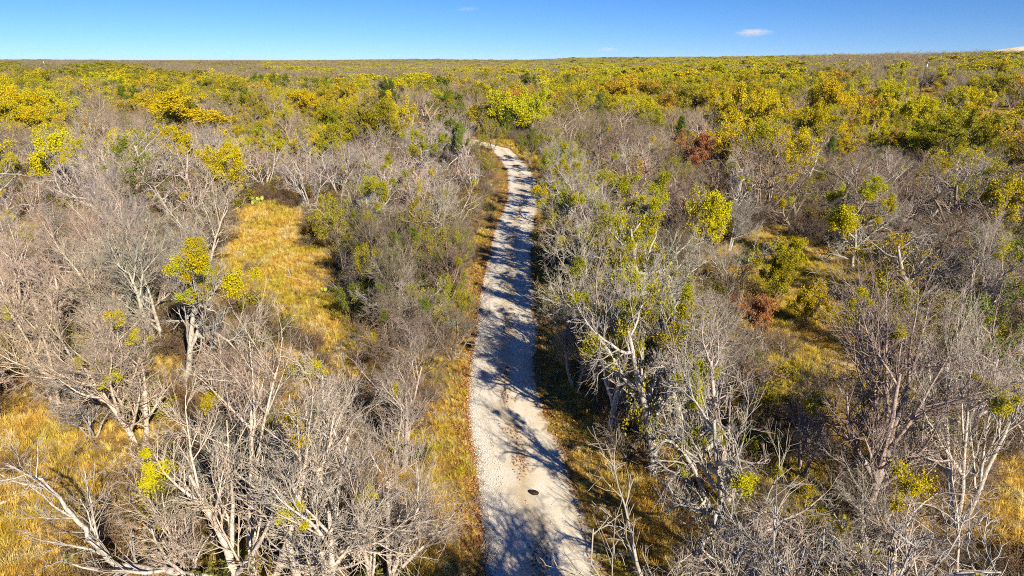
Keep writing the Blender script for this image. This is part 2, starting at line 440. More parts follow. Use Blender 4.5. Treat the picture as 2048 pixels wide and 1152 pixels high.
BARE = {
    # stems, spread angle, trunk share, limb gnarl, up-tropism, counts
    'vase':    dict(stems=3, lean=.34, limbs=5, lang=36, gn=.13, trop=.06, br=8, tw=8, tl=5),
    'gnarled': dict(stems=1, lean=.12, limbs=9, lang=64, gn=.30, trop=.05, br=8, tw=7, tl=4),
    'upright': dict(stems=2, lean=.18, limbs=8, lang=42, gn=.12, trop=.09, br=8, tw=7, tl=5),
    'bushy':   dict(stems=6, lean=.60, limbs=4, lang=45, gn=.18, trop=.04, br=7, tw=6, tl=3),
}
def skeleton(style, H, seed, lod):
    """lod 0 near, 1 middle, 2 far. returns trunk, limb, branch, twig levels as (points, radii)"""
    g = np.random.default_rng(seed); s = BARE[style]
    ns = s['stems']
    az = g.uniform(0, 6.28) + np.arange(ns) * 6.283 / ns + g.normal(0, .35, ns)
    D0 = np.stack([np.cos(az) * s['lean'], np.sin(az) * s['lean'], np.ones(ns)], 1)
    rt = .030 * H * (1.0 if ns == 1 else .70 if ns < 4 else .42)
    P0 = np.stack([np.cos(az) * rt * .8, np.sin(az) * rt * .8, np.full(ns, -.15)], 1) if ns > 1 else np.array([[0, 0, -.15]])
    Lt = H * g.uniform(.62, .80, ns)
    mt = 9
    trunk = grow(P0, D0, Lt, mt, s['gn'] * .55, .03, g)
    rt0 = rt * g.uniform(.8, 1.1, ns)
    tr = radii(rt0, mt, .28); tr[:, 0] *= 1.35
    levels = [(trunk, tr)]
    thick = [1, 1.5, 2.6][lod]
    dens = [1, .66, .5][lod]
    kl = max(4, int(s['limbs']))
    p, D, L, r = kids(trunk, tr, Lt, kl, .22, 1.0, s['lang'], 11, .82, .72, g, .026, .42)
    limb = grow(p, D, L, 8, s['gn'] * .75, s['trop'], g); lr = radii(r, 8, .22); levels.append((limb, lr))
    kb = max(4, int(s['br'] * dens))
    p, D, L2, r = kids(limb, lr, L, kb, .15, 1.0, 42, 13, .62, .66, g, .014 * thick, .45)
    mb = 5 if lod == 0 else 4
    br = grow(p, D, L2, mb, s['gn'], s['trop'] * 1.1, g); brr = radii(r, mb, .35); levels.append((br, brr))
    kt = max(4, int(s['tw'] * dens))
    p, D, L3, r = kids(br, brr, L2, kt, .12, 1.0, 40, 14, .60, .66, g, .0085 * thick, .4)
    L3 = np.maximum(L3, .25)
    mw = 4 if lod == 0 else 3
    tw = grow(p, D, L3, mw, s['gn'] * .9, s['trop'] * 1.2, g); twr = radii(r, mw, .5); levels.append((tw, twr))
    if lod < 2:
        kk = s['tl'] if lod == 0 else 2
        p, D, L4, r = kids(tw, twr, L3, kk, .15, 1.0, 38, 13, .62, .7, g, .0058 * thick, .35)
        L4 = np.maximum(L4, .14)
        tl = grow(p, D, L4, 3 if lod == 0 else 2, .12, .06, g); levels.append((tl, radii(r, tl.shape[1], .6)))
    return levels
SIDES = [(8, 6, 4, 3, 3), (6, 4, 3, 3, 3), (4, 3, 3, 3, 3)]

def leaf_quads(C, size, g, droop=.3):
    n = len(C)
    a = nrm(g.normal(0, 1, (n, 3)) - np.array([0, 0, droop])); b = nrm(np.cross(a, g.normal(0, 1, (n, 3))))
    s = (size * g.uniform(.6, 1.4, n))[:, None]
    c = np.cross(a, b) * s * .18
    V = np.stack([C - a * s * .5, C + b * s * .32 + c, C + a * s * .5, C - b * s * .32 + c], 1).reshape(-1, 3)
    i = np.arange(n)[:, None] * 4
    return V, i + np.array([[0, 1, 2, 3]])

class Variant: pass
def make_bare(style, H, seed, lod):
    v = Variant(); lv = skeleton(style, H, seed, lod); sd_ = SIDES[lod]
    if lod == 0:
        v.trunk = MB().add(*tubes(*lv[0], sd_[0])).mesh('trunk', M_TRUNK)
        v.limbs = []
        for i in range(len(lv[1][0])):
            v.limbs.append(MB().add(*tubes(lv[1][0][i:i + 1], lv[1][1][i:i + 1], sd_[1])).mesh('limb', M_TRUNK))
        first = 2
    else:
        v.trunk = MB().add(*tubes(*lv[0], sd_[0])).add(*tubes(*lv[1], sd_[1])).mesh('trunk', M_TRUNK); v.limbs = []; first = 2
    mb = MB()
    for i in range(first, len(lv)): mb.add(*tubes(*lv[i], sd_[i]))
    v.crown = mb.mesh('crown', M_TWIG)
    allp = np.vstack([l[0].reshape(-1, 3) for l in lv[2:]])
    v.top = float(np.percentile(allp[:, 2], 99.7)); v.width = float(np.percentile(np.hypot(allp[:, 0], allp[:, 1]), 95)) * 2
    g = np.random.default_rng(seed + 5)
    bp = lv[2][0][:, 2]; v.seats = bp[g.permutation(len(bp))[:40]]
    v.leaf = None
    return v
def make_leafy(style, H, seed, lod, per, size, spread=1.0, twiggy=False, share=.82):
    """bare skeleton with leaves along its twigs"""
    v = Variant(); lv = skeleton(style, H, seed, 1 if lod < 2 else 2); g = np.random.default_rng(seed + 11)
    for P, _ in lv:
        P[..., 0] *= spread; P[..., 1] *= spread
    sd_ = SIDES[1]
    v.trunk = MB().add(*tubes(*lv[0], sd_[0])).add(*tubes(*lv[1], sd_[1])).mesh('trunk', M_TRUNK); v.limbs = []
    v.crown = MB().add(*tubes(*lv[2], 3)).add(*tubes(*lv[3], 3)).mesh('branches', M_TWIG)
    if twiggy: v.crown = MB().add(*tubes(*lv[2], 3)).add(*tubes(*lv[3], 3)).add(*tubes(*lv[4], 3)).mesh('branches', M_TWIG)
    tw = lv[3][0]
    c = np.repeat(tw.reshape(-1, 3), per, 0)
    # whole twigs keep or drop their leaves, so that the crown breaks into clumps with gaps
    keep = np.repeat(np.repeat(g.uniform(0, 1, len(tw)) < share, tw.shape[1]), per)
    c = c + g.normal(0, min(size, .24) * 1.0, c.shape); c = c[keep & (c[:, 2] > H * .18)]
    v.leaf = MB().add(*leaf_quads(c, size, g)).mesh('foliage', M_LEAF, False)
    v.top = float(np.percentile(c[:, 2], 99.5)); v.width = float(np.percentile(np.hypot(c[:, 0], c[:, 1]), 95)) * 2
    v.seats = lv[2][0][:, 2]
    return v
def make_juniper(H, seed):
    v = Variant(); g = np.random.default_rng(seed)
    tr = grow(np.array([[0, 0, -.1]]), np.array([[0, 0, 1.]]), np.array([H]), 8, .03, .05, g); trr = radii(np.array([.09]), 8, .15)
    v.trunk = MB().add(*tubes(tr, trr, 6)).mesh('trunk', M_TRUNK); v.limbs = []
    p, D, L, r = kids(tr, trr, np.array([H]), 150, .06, .99, 62, 10, .36, .4, g, .012, .92)
    br = grow(p, D, L, 4, .12, .10, g); brr = radii(r, 4, .3)
    v.crown = MB().add(*tubes(br, brr, 3)).mesh('branches', M_TWIG)
    c = np.repeat(br[:, 1:].reshape(-1, 3), 28, 0); c = c + g.normal(0, .13, c.shape)
    v.leaf = MB().add(*leaf_quads(c, .15, g, -.6)).mesh('foliage', M_LEAF, False)
    v.top = H; v.width = float(np.percentile(np.hypot(c[:, 0], c[:, 1]), 95)) * 2; v.seats = p
    return v
def make_tuft_ball(seed, r=.40, n=1900, size=.052):
    g = np.random.default_rng(seed); nl = 4 + seed % 3
    lobes = g.normal(0, .55, (nl, 3)) * r * np.array([1, 1, 1.15]); lobes[0] = 0
    wl = g.uniform(.35, .75, nl) * r
    k = g.integers(0, nl, n); d = nrm(g.normal(0, 1, (n, 3)))
    c = lobes[k] + d * (wl[k] * np.abs(g.normal(.62, .33, n)))[:, None]
    c = np.vstack([c, np.repeat(lobes, 12, 0) * g.uniform(0, 1, (nl * 12, 1)) + g.normal(0, .05, (nl * 12, 3))])
    return MB().add(*leaf_quads(c, size, g, .1)).mesh('mistletoe_clump', M_LEAF, False)

BARE_NEAR = [make_bare(s, h, sd_, 0) for s, h, sd_ in (
    ('vase', 8.5, 101, ), ('vase', 8, 102), ('gnarled', 7.5, 103), ('gnarled', 7, 104), ('upright', 8.5, 105),
    ('upright', 8, 106), ('bushy', 5.5, 107), ('bushy', 5, 108), ('gnarled', 8, 109), ('vase', 7.5, 110))]
NEAR_STYLE = ['vase', 'vase', 'gnarled', 'gnarled', 'upright', 'upright', 'bushy', 'bushy', 'gnarled', 'vase']
BARE_MID = [make_bare(s, h, sd_, 1) for s, h, sd_ in (('vase', 8, 201), ('gnarled', 7, 202), ('upright', 8, 203), ('bushy', 5.5, 204), ('gnarled', 7.5, 205), ('bushy', 5, 206))]
BARE_FAR = [make_bare(s, h, sd_, 2) for s, h, sd_ in (('vase', 8, 301), ('gnarled', 7, 302), ('upright', 7.5, 303), ('bushy', 5.5, 304))]
LEAFY = [make_leafy('gnarled', 7, 401, 1, 22, .19, 1.1), make_leafy('vase', 7, 402, 1, 22, .19, 1.15), make_leafy('gnarled', 8, 403, 1, 24, .18, 1.15),
         make_leafy('bushy', 5, 404, 1, 14, .15), make_leafy('upright', 8, 405, 1, 16, .17),
         make_leafy('bushy', 5.5, 406, 1, 9, .13, 1.1, True, .7), make_leafy('gnarled', 7, 407, 1, 10, .13, 1.0, True, .62)]
LEAFY_FAR = [make_leafy('gnarled', 7, 501, 2, 26, .34, 1.1), make_leafy('vase', 7, 502, 2, 26, .34, 1.2), make_leafy('bushy', 5.5, 503, 2, 22, .32)]
JUNI = [make_juniper(5.5, 601), make_juniper(6, 602)]
BALLS = [make_tuft_ball(s) for s in range(1, 9)]

# ------------------------------------------------------------------ placing trees
LEAFCOL = {
    'yellow': (.60, .50, .016), 'bright': (.57, .54, .018), 'olive': (.36, .33, .025), 'gold': (.58, .45, .025), 'green': (.19, .24, .025),
    'dark': (.11, .15, .025), 'rust': (.50, .23, .10), 'orange': (.60, .38, .04), 'mistletoe': (.54, .49, .018), 'clump': (.40, .39, .022), 'juniper': (.14, .19, .03)}
def jitter(c, s=.12):
    f = 1 + random.uniform(-s, s)
    return tuple(max(0, a * f * (1 + random.uniform(-s, s) * .6)) for a in c) + (1,)
TREES = []       # dict(root, kind, x, y, ...)
def place_tree(name, v, x, y, H, wid=None, rot=None, leafcol=None, bark=(1, 1, 1), lean=(0, 0), balls=0, ballcol='mistletoe', ball_h=(.5, .97), ballsize=(.45, 1.15)):
    root = bpy.data.objects.new(name, None); COL.objects.link(root)
    root.empty_display_size = .3
    z = float(terrain(x, y)); root.location = (x, y, z)
    s = H / v.top; sxy = s if wid is None else wid / v.width
    sxy = min(max(sxy, s * .6), s * 2.0)
    root.rotation_euler = (lean[0], lean[1], random.uniform(0, 6.28) if rot is None else rot)
    root.scale = (sxy, sxy, s)
    bc = jitter(bark, .10)
    def part(nm, me, colr):
        o = bpy.data.objects.new(nm, me); o.color = colr; COL.objects.link(o); o.parent = root; return o
    part('trunk', v.trunk, bc)
    for l in v.limbs: part('limb', l, bc)
    c = part('crown' if v.leaf is None else 'branch_network', v.crown, bc)
    if v.leaf is not None: part('foliage', v.leaf, jitter(leafcol))
    if balls:
        cand = [q for q in v.seats if ball_h[0] * v.top < q[2] < ball_h[1] * v.top]
        random.shuffle(cand)
        for q in cand[:balls]:
            o = part('mistletoe_clump', random.choice(BALLS), jitter(LEAFCOL[ballcol], .15)); o.location = q
            b = random.uniform(*ballsize); o.scale = (b / sxy, b / sxy, b * random.uniform(.75, 1.25) / s); o.rotation_euler[2] = random.uniform(0, 6.28)
    TREES.append(dict(root=root, name=name, x=x, y=y, H=H, label=None, w=v.width * sxy))
    return root
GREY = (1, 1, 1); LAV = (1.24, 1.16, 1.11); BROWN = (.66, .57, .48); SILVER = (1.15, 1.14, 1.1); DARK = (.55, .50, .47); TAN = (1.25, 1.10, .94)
def by_top(px, py, H):
    x, y, _ = unproject(px, py, H); return x, y

# --- trees one can pick out in the photograph: (top pixel, height, ...)
HERO = [
    # variant, top x, top y, H, width, bark, balls, label, extra
    (4, 1840, 505, 9.6, 6.5, (.80, .74, .74), 4, 'tall bare elm with dark forked trunk at the right, wide lavender-grey crown', {}),
    (0, 2030, 575, 8.6, 5.5, LAV, 3, 'bare grey tree cut by the right edge, beside the tall dark-trunked elm', {}),
    (2, 1775, 885, 6.4, 5.5, SILVER, 3, 'gnarled silver-white bare tree at the bottom right below the dark elm trunk', {}),
    (8, 1500, 690, 7.6, 4.6, GREY, 7, 'silver bare tree with five yellow mistletoe clumps right of the road', {}),
    (3, 1480, 940, 5.0, 4.6, GREY, 1, 'low dull grey bare tree at the bottom edge just right of the road verge', {}),
    (8, 1235, 500, 8.2, 5.6, SILVER, 11, 'big silver gnarled tree overhanging the right edge of the road', {'ballcol': 'mistletoe'}),
    (2, 1330, 520, 7.6, 5.0, SILVER, 7, 'silver bare tree right behind the one overhanging the road, with upright mistletoe', {}),
    (3, 1225, 335, 8.0, 7.0, GREY, 24, 'bare tree thick with green mistletoe clumps halfway along the right of the road', {'ballcol': 'clump', 'ballsize': (.9, 1.7)}),
    (8, 1290, 390, 7.2, 6.0, GREY, 18, 'second mistletoe-laden tree behind the silver tree right of the road', {'ballcol': 'mistletoe', 'ballsize': (.9, 1.6)}),
    (2, 1125, 280, 6.8, 5.5, GREY, 9, 'tree with small yellow mistletoe balls at its tips by the far right roadside', {'ballsize': (.9, 1.6)}),
    (9, 1160, 560, 5.5, 4.0, GREY, 2, 'grey bare tree whose twigs reach over the right road edge at the deep shadow', {}),
    (9, 790, 650, 6.0, 4.2, GREY, 1, 'bare tree left of the road with one round yellow mistletoe ball', {'ball_h': (.4, .7)}),
    (1, 730, 830, 6.4, 4.6, GREY, 1, 'slender two-stemmed bare tree leaning to the road near the bottom', {}),
    (0, 430, 640, 9.0, 7.5, LAV, 4, 'largest many-stemmed bare tree filling the bottom left', {}),
    (9, 590, 740, 8.0, 6.0, LAV, 3, 'bare many-stemmed tree between the largest one and the road', {}),
    (4, 225, 610, 6.3, 5.0, LAV, 3, 'bare tree with pale leaning trunk at the left above the yellow grass', {}),
    (8, 320, 440, 8.2, 6.0, SILVER, 18, 'white-limbed tree crowned with bright yellow mistletoe at the left', {'ballsize': (.8, 1.5), 'ballcol': 'mistletoe'}),
    (1, 50, 545, 6.4, 5.0, TAN, 1, 'tan bare tree cut by the left edge halfway down', {}),
    (6, 330, 930, 4.2, 4.0, LAV, 0, 'low bushy bare tree beside the yellow grass at the bottom left', {}),
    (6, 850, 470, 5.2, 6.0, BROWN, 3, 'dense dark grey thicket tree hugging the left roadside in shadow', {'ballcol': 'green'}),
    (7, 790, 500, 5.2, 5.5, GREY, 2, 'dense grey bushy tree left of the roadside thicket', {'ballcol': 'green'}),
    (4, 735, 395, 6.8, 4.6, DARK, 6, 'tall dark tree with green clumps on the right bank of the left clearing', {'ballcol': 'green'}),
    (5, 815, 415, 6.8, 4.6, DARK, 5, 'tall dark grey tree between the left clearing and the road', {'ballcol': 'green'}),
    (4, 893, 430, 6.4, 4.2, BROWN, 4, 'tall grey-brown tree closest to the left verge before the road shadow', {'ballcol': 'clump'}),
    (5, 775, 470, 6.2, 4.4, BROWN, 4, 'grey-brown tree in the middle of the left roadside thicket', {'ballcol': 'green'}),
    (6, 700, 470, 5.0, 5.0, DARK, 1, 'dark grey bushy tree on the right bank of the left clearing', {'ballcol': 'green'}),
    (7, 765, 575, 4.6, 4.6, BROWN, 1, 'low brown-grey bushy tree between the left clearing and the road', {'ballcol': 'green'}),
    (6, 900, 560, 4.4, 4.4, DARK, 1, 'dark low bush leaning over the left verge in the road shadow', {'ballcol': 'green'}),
    (7, 830, 610, 4.2, 4.4, BROWN, 0, 'grey-brown bush at the foot of the left roadside thicket', {}),
    (7, 880, 345, 6.0, 7.0, GREY, 1, 'wide pale bare bush by the left roadside short of the bend', {}),
    (2, 760, 300, 6.8, 5.5, GREY, 16, 'gnarled tree with green leaf clumps behind the left clearing', {'ballcol': 'clump', 'ballsize': (.9, 1.7)}),
    (3, 715, 350, 6.2, 5.0, GREY, 14, 'clumpy green and grey tree at the top right corner of the left clearing', {'ballcol': 'clump', 'ballsize': (.8, 1.6)}),
    (8, 930, 235, 7.5, 7.0, GREY, 16, 'dark green clumped tree left of the road just before the bend', {'ballcol': 'green', 'ballsize': (1.2, 2.0)}),
    (2, 850, 250, 7.0, 7.0, GREY, 14, 'green clumped tree two crowns left of the road bend', {'ballcol': 'clump', 'ballsize': (1.2, 2.2)}),
    (2, 1740, 335, 7.6, 5.5, GREY, 20, 'bare tree hung with bright yellow-green clumps in the dark thicket at the right', {'ballcol': 'mistletoe', 'ballsize': (.9, 1.9)}),
    (8, 1480, 290, 7.2, 4.5, SILVER, 4, 'white-stemmed bare tree with small yellow tips beside the rust-coloured tree', {}),
    (9, 1640, 700, 5.2, 3.0, GREY, 1, 'small pale sapling between the mistletoe tree and the brown clearing', {}),
    (1, 1990, 420, 7.4, 5.0, GREY, 1, 'bare grey tree above the elm, near the right edge', {}),
]
random.seed(11)
for vi, px, py, H, wd, bark, nb, lab, ex in HERO:
    x, y = by_top(px, py, H)
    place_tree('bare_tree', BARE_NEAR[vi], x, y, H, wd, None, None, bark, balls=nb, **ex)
    TREES[-1]['label'] = lab; TREES[-1]['px'] = (px, py)
from mathutils import Matrix, Euler
def low_limb(root):
    """long pale limb reaching low to the left from the foot of the big tree"""
    gg = np.random.default_rng(77)
    pts = np.array([(-7.3, 15.6, .7), (-8.3, 15.7, 1.05), (-9.6, 15.9, 1.15), (-10.8, 16.0, 1.2), (-11.5, 16.0, 1.5), (-12.0, 16.1, 2.2), (-12.5, 16.2, 3.1), (-13.1, 16.3, 3.9), (-13.9, 16.3, 4.4)])
    P = catmull(pts, 4)[None]; m = P.shape[1]; P = P + gg.normal(0, .03, P.shape)
    Rr = np.linspace(.12, .03, m)[None]
    p2, D2, L2, r2 = kids(P, Rr, np.array([6.0]), 16, .2, 1, 48, 12, .42, .6, gg, .02, .35)
    b_ = grow(p2, D2, L2, 6, .16, .07, gg); br_ = radii(r2, 6, .3)
    p3, D3, L3, r3 = kids(b_, br_, L2, 8, .15, 1, 42, 12, .5, .6, gg, .010, .4)
    c_ = grow(p3, D3, L3, 4, .14, .06, gg); cr_ = radii(r3, 4, .5)
    p4, D4, L4, r4 = kids(c_, cr_, L3, 4, .15, 1, 40, 12, .55, .7, gg, .007, .4)
    d_ = grow(p4, D4, np.maximum(L4, .15), 2, .1, .05, gg)
    inv = Matrix.LocRotScale(root.location, root.rotation_euler, root.scale).inverted()
    for nm, me in (('limb', MB().add(*tubes(P, Rr, 8)).add(*tubes(b_, br_, 5)).mesh('limb', M_TRUNK)), ('twigs', MB().add(*tubes(c_, cr_, 3)).add(*tubes(d_, radii(r4, 2, .6), 3)).mesh('twigs', M_TWIG))):
        o = bpy.data.objects.new(nm, me); o.color = (1, 1, 1, 1); COL.objects.link(o); o.parent = root; o.matrix_parent_inverse = inv
low_limb(next(t['root'] for t in TREES if t['label'].startswith('largest many-stemmed')))
_row = [(20.5, 5.4, 7.6, 8), (22.5, 3.3, 7.4, 3), (25.0, 5.6, 8.4, 2), (27.0, 3.7, 8.2, 2), (31, 3.0, 8.0, 9), (33, 5.5, 8.8, 3), (35.5, 3.4, 8.4, 8), (40, 2.9, 8.0, 2), (42, 5.2, 8.6, 9), (44.5, 3.7, 8.2, 3), (50, 3.0, 8.0, 9), (52, 5.4, 8.4, 2), (55, 3.6, 8.2, 8),
        (61, 3.1, 7.6, 2), (67, 3.5, 7.8, 3), (74, 3.2, 7.0, 8), (82, 3.6, 7.0, 2), (90, 3.4, 6.4, 3)]
for i, (y, dx_, H, vi) in enumerate(_row):
    x = float(np.interp(y, ROAD[:900, 1], ROAD[:900, 0])) + 1.72 + dx_
    place_tree('bare_tree', BARE_NEAR[vi], x, y, H, 6.0, None, None, random.choice((GREY, SILVER, GREY, BROWN)), balls=random.choice((2, 4, 5)) if y < 33 else random.choice((8, 11, 14)), ballcol=random.choice(('mistletoe', 'clump', 'clump')), ballsize=(.5, 1.4))
    TREES[-1]['label'] = 'silver-grey roadside tree, %s in the row along the right road edge' % ('nearest' if i == 0 else ['second', 'third', 'fourth', 'fifth', 'sixth', 'seventh', 'eighth', 'ninth', 'tenth', 'eleventh', 'twelfth', 'thirteenth', 'fourteenth', 'fifteenth', 'sixteenth', 'seventeenth', 'farthest'][i - 1]); TREES[-1]['px'] = (0, 0)
for x, y, H, wd, colr, lab in ((6.0, 29.5, 7.4, 3.6, 'clump', 'upright tree thick with yellow-green clumps shading the road from the right'), (6.6, 38.5, 7.4, 3.4, 'mistletoe', 'upright yellow-green clumped tree behind the silver roadside trees'), (5.9, 24.2, 7.8, 3.0, 'clump', 'nearest upright tree with green clumps by the right verge'), (6.3, 45.5, 7.6, 3.4, 'clump', 'upright green clumped tree midway along the right roadside'), (5.6, 34.0, 7.8, 3.0, 'mistletoe', 'slim yellow-green tree between the two clumped roadside trees')):
    place_tree('leafy_tree', LEAFY[6], x, y, H, wd + 1.4, None, LEAFCOL[colr], GREY, balls=5, ballcol=colr, ballsize=(.4, .9)); TREES[-1].update(label=lab, px=(0, 0))
for x, y, H, vi in ((5.4, 9.5, 6.3, 8), (7.4, 11.2, 5.0, 2), (4.6, 6.5, 8.6, 8), (7.6, 7.5, 8.2, 3), (10.0, 10.0, 5.9, 4), (3.6, 11.8, 4.4, 9), (3.4, 8.6, 7.0, 2), (6.4, 4.8, 9.0, 8), (3.2, 4.2, 9, 3)):
    place_tree('bare_tree', BARE_NEAR[vi], x, y, H, None, None, None, GREY)
    TREES[-1]['label'] = 'bare tree just below the picture whose shadow streaks the road'; TREES[-1]['px'] = (1200, 1152)
HEROXY = np.array([(t['x'], t['y']) for t in TREES])

# --- leafy trees one can pick out: crown centre pixel, width and height in pixels, colour
LEAFLIST = [
    (85, 160, 85, 42, 'yellow', 0), (125, 174, 50, 26, 'bright', 1), (222, 166, 82, 34, 'bright', 1), (30, 228, 90, 60, 'yellow', 0), (97, 236, 70, 52, 'yellow', 1),
    (385, 162, 115, 42, 'olive', 2), (435, 172, 60, 36, 'olive', 0), (380, 224, 160, 72, 'yellow', 1), (300, 205, 60, 40, 'gold', 0), (250, 215, 60, 26, 'yellow', 3),
    (550, 168, 60, 32, 'yellow', 1), (640, 188, 60, 44, 'olive', 2), (600, 205, 80, 42, 'yellow', 0), (556, 292, 54, 34, 'bright', 3), (478, 264, 50, 24, 'yellow', 3),
    (660, 240, 80, 40, 'olive', 0), (700, 210, 50, 36, 'yellow', 3), (520, 230, 60, 40, 'olive', 0),
    (775, 195, 55, 62, 'dark', 4), (808, 225, 112, 72, 'gold', 2), (885, 172, 66, 34, 'green', 0), (1065, 212, 92, 78, 'bright', 2), (1050, 166, 60, 32, 'green', 0), (1092, 172, 46, 32, 'yellow', 1),
    (1240, 182, 84, 42, 'gold', 1), (1302, 180, 84, 38, 'orange', 0), (1150, 150, 84, 30, 'yellow', 1), (1230, 146, 64, 28, 'bright', 0), (1302, 152, 72, 32, 'yellow', 1),
    (1385, 160, 96, 42, 'yellow', 0), (1452, 146, 84, 36, 'bright', 1), (1503, 142, 64, 42, 'bright', 0), (1400, 200, 120, 52, 'gold', 2), (1455, 232, 90, 56, 'gold', 0),
    (1345, 205, 70, 36, 'orange', 3), (1500, 200, 70, 60, 'olive', 1), (1530, 218, 180, 116, 'yellow', 2), (1622, 242, 84, 64, 'yellow', 0), (1662, 196, 100, 70, 'yellow', 1), (1640, 165, 50, 36, 'bright', 3),
    (1752, 232, 132, 72, 'yellow', 2), (1832, 226, 84, 60, 'bright', 0), (1905, 262, 150, 72, 'olive', 1), (1985, 272, 120, 92, 'olive', 2), (2030, 250, 80, 60, 'yellow', 0),
    (1935, 236, 52, 42, 'orange', 3), (1820, 118, 44, 22, 'gold', 0), (1955, 168, 64, 32, 'bright', 3), (1940, 120, 50, 18, 'gold', 0),
    (1560, 150, 60, 34, 'yellow', 0), (1600, 130, 50, 26, 'olive', 1), (1735, 122, 40, 30, 'yellow', 0), (1815, 128, 40, 22, 'orange', 1),
    (1430, 432, 120, 92, 'bright', 3), (2005, 405, 112, 96, 'gold', 0), (1402, 300, 92, 64, 'rust', 3), (1560, 540, 110, 80, 'olive', 3), (1520, 625, 90, 70, 'rust', 3), (1620, 600, 90, 70, 'yellow', 3),
    (1580, 500, 70, 50, 'bright', 3), (735, 545, 84, 100, 'olive', 4), (912, 487, 70, 62, 'green', 3), (690, 270, 80, 50, 'olive', 0), (15, 330, 50, 40, 'bright', 3), (1850, 290, 90, 50, 'olive', 0),
    (720, 470, 120, 110, 'olive', 6), (800, 590, 100, 90, 'olive', 5), (870, 550, 100, 100, 'green', 5), (680, 440, 100, 90, 'olive', 5), (830, 430, 110, 90, 'olive', 6), (770, 520, 110, 100, 'green', 6),
    (905, 600, 70, 80, 'olive', 5), (700, 600, 70, 70, 'green', 5), (960, 285, 50, 46, 'olive', 6), (985, 262, 56, 50, 'olive', 5), (1060, 285, 60, 50, 'green', 5), (1110, 330, 60, 60, 'olive', 5),
    (1690, 290, 60, 40, 'gold', 3), (1300, 240, 60, 40, 'olive', 3), (985, 200, 60, 34, 'olive', 3), (450, 560, 60, 50, 'olive', 3), (35, 700, 60, 40, 'olive', 3),
]
COLWORD = {'yellow': 'golden yellow-green', 'bright': 'bright lime-yellow', 'olive': 'olive-green', 'gold': 'old-gold', 'green': 'deep green', 'dark': 'dark green', 'rust': 'rust-red', 'orange': 'orange'}
leaf_xy = []
for px, py, wp, hp, colr, vi in LEAFLIST:
    H = 6.0
    for _ in range(8):
        x, y, d = unproject(px, py, .60 * H)
        H = .5 * H + .5 * min(max(hp * d / FPX / .72, 2.4), 10.5)
    if d > 900: continue
    v = LEAFY[vi] if d < 260 else LEAFY_FAR[vi % 3]
    root = place_tree('leafy_tree' if H > 3.4 else 'leafy_shrub', v, x, y, H, min(wp * d / FPX * .95, 15), None, LEAFCOL[colr], BROWN)
    TREES[-1].update(colr=colr, d=d, px=(px, py)); leaf_xy.append((x, y, TREES[-1]['w']))
for px, py, hp in ((1015, 245, 62), (1196, 218, 66), (1226, 222, 44), (1360, 268, 64), (905, 470, 50), (1660, 300, 50)):
    H = 5
    for _ in range(8):
        x, y, d = unproject(px, py, .5 * H); H = .5 * H + .5 * min(max(hp * d / FPX / .95, 1.2), 7)
    place_tree('juniper_tree', random.choice(JUNI), x, y, H, None, None, LEAFCOL['juniper'], BROWN)
    TREES[-1].update(colr='juniper', d=d, px=(px, py)); leaf_xy.append((x, y, 3))
leaf_xy = np.array(leaf_xy)

# --- fill: bare woodland everywhere else
def poisson(n_try, sampler, rad_fn, seed):
    g = np.random.default_rng(seed); cell = {}; out = []
    xs, ys = sampler(g, n_try)
    for x, y in zip(xs, ys):
        r = rad_fn(x, y); k = (int(x // 4), int(y // 4)); ok = True
        for i in (-1, 0, 1):
            for j in (-1, 0, 1):
                for (a, b) in cell.get((k[0] + i, k[1] + j), ()):
                    if (a - x) ** 2 + (b - y) ** 2 < r * r: ok = False; break
                if not ok: break
            if not ok: break
        if ok: cell.setdefault(k, []).append((x, y)); out.append((x, y))
    return np.array(out)
def wedge(y0, y1, margin=4):
    def f(g, n):
        y = np.sqrt(g.uniform(y0 ** 2, y1 ** 2, n)); x = g.uniform(-1, 1, n) * (y * .80 + margin); return x, y
    return f
fill = poisson(26000, wedge(13.5, 330), lambda x, y: 2.7 if y < 60 else 3.3, 3)
rd_, rs_ = road_dist(fill[:, 0], fill[:, 1])
ok = (rd_ > 3.6) & ~in_clear(fill[:, 0], fill[:, 1])
def near(P, Q, r):
    return (((P[:, None] - Q[None, :, :2]) ** 2).sum(-1) < r ** 2).any(1)
ok &= ~near(fill, HEROXY, 1.9)
ok &= ~(((fill[:, None] - leaf_xy[None, :, :2]) ** 2).sum(-1) < (leaf_xy[None, :, 2] * .32) ** 2).any(1)
fill, rd_, rs_ = fill[ok], rd_[ok], rs_[ok]
order = np.argsort(np.hypot(fill[:, 0], fill[:, 1])); fill, rd_, rs_ = fill[order], rd_[order], rs_[order]
def stand(x, y):
    return .5 + .25 * (math.sin(x * .55 + 1.1 + .8 * math.sin(y * .23)) + math.sin(y * .42 + .9 * math.sin(x * .31 + 2)))
random.seed(5)
NB = 262
BLOCK = []
for t in TREES:
    a_, b_, c_ = project(t['x'], t['y'], float(terrain(t['x'], t['y'])) + t['H'] * .45)
    BLOCK.append((a_, b_, c_, t['w'] / c_ * FPX * .5))
BLOCK += [(1838, 192, 205, 12), (1862, 190, 215, 30), (1985, 232, 150, 60)]
BLOCK = np.array(BLOCK)
CLP = [(np.stack(project(p[:, 0], p[:, 1], terrain(p[:, 0], p[:, 1]))[:2], 1), p[:, 1].mean()) for nm, p in list(CLEAR.items()) + list(CLEAR_FAR.items()) if nm not in ('verge_right', 'verge_left', 'left_far')]
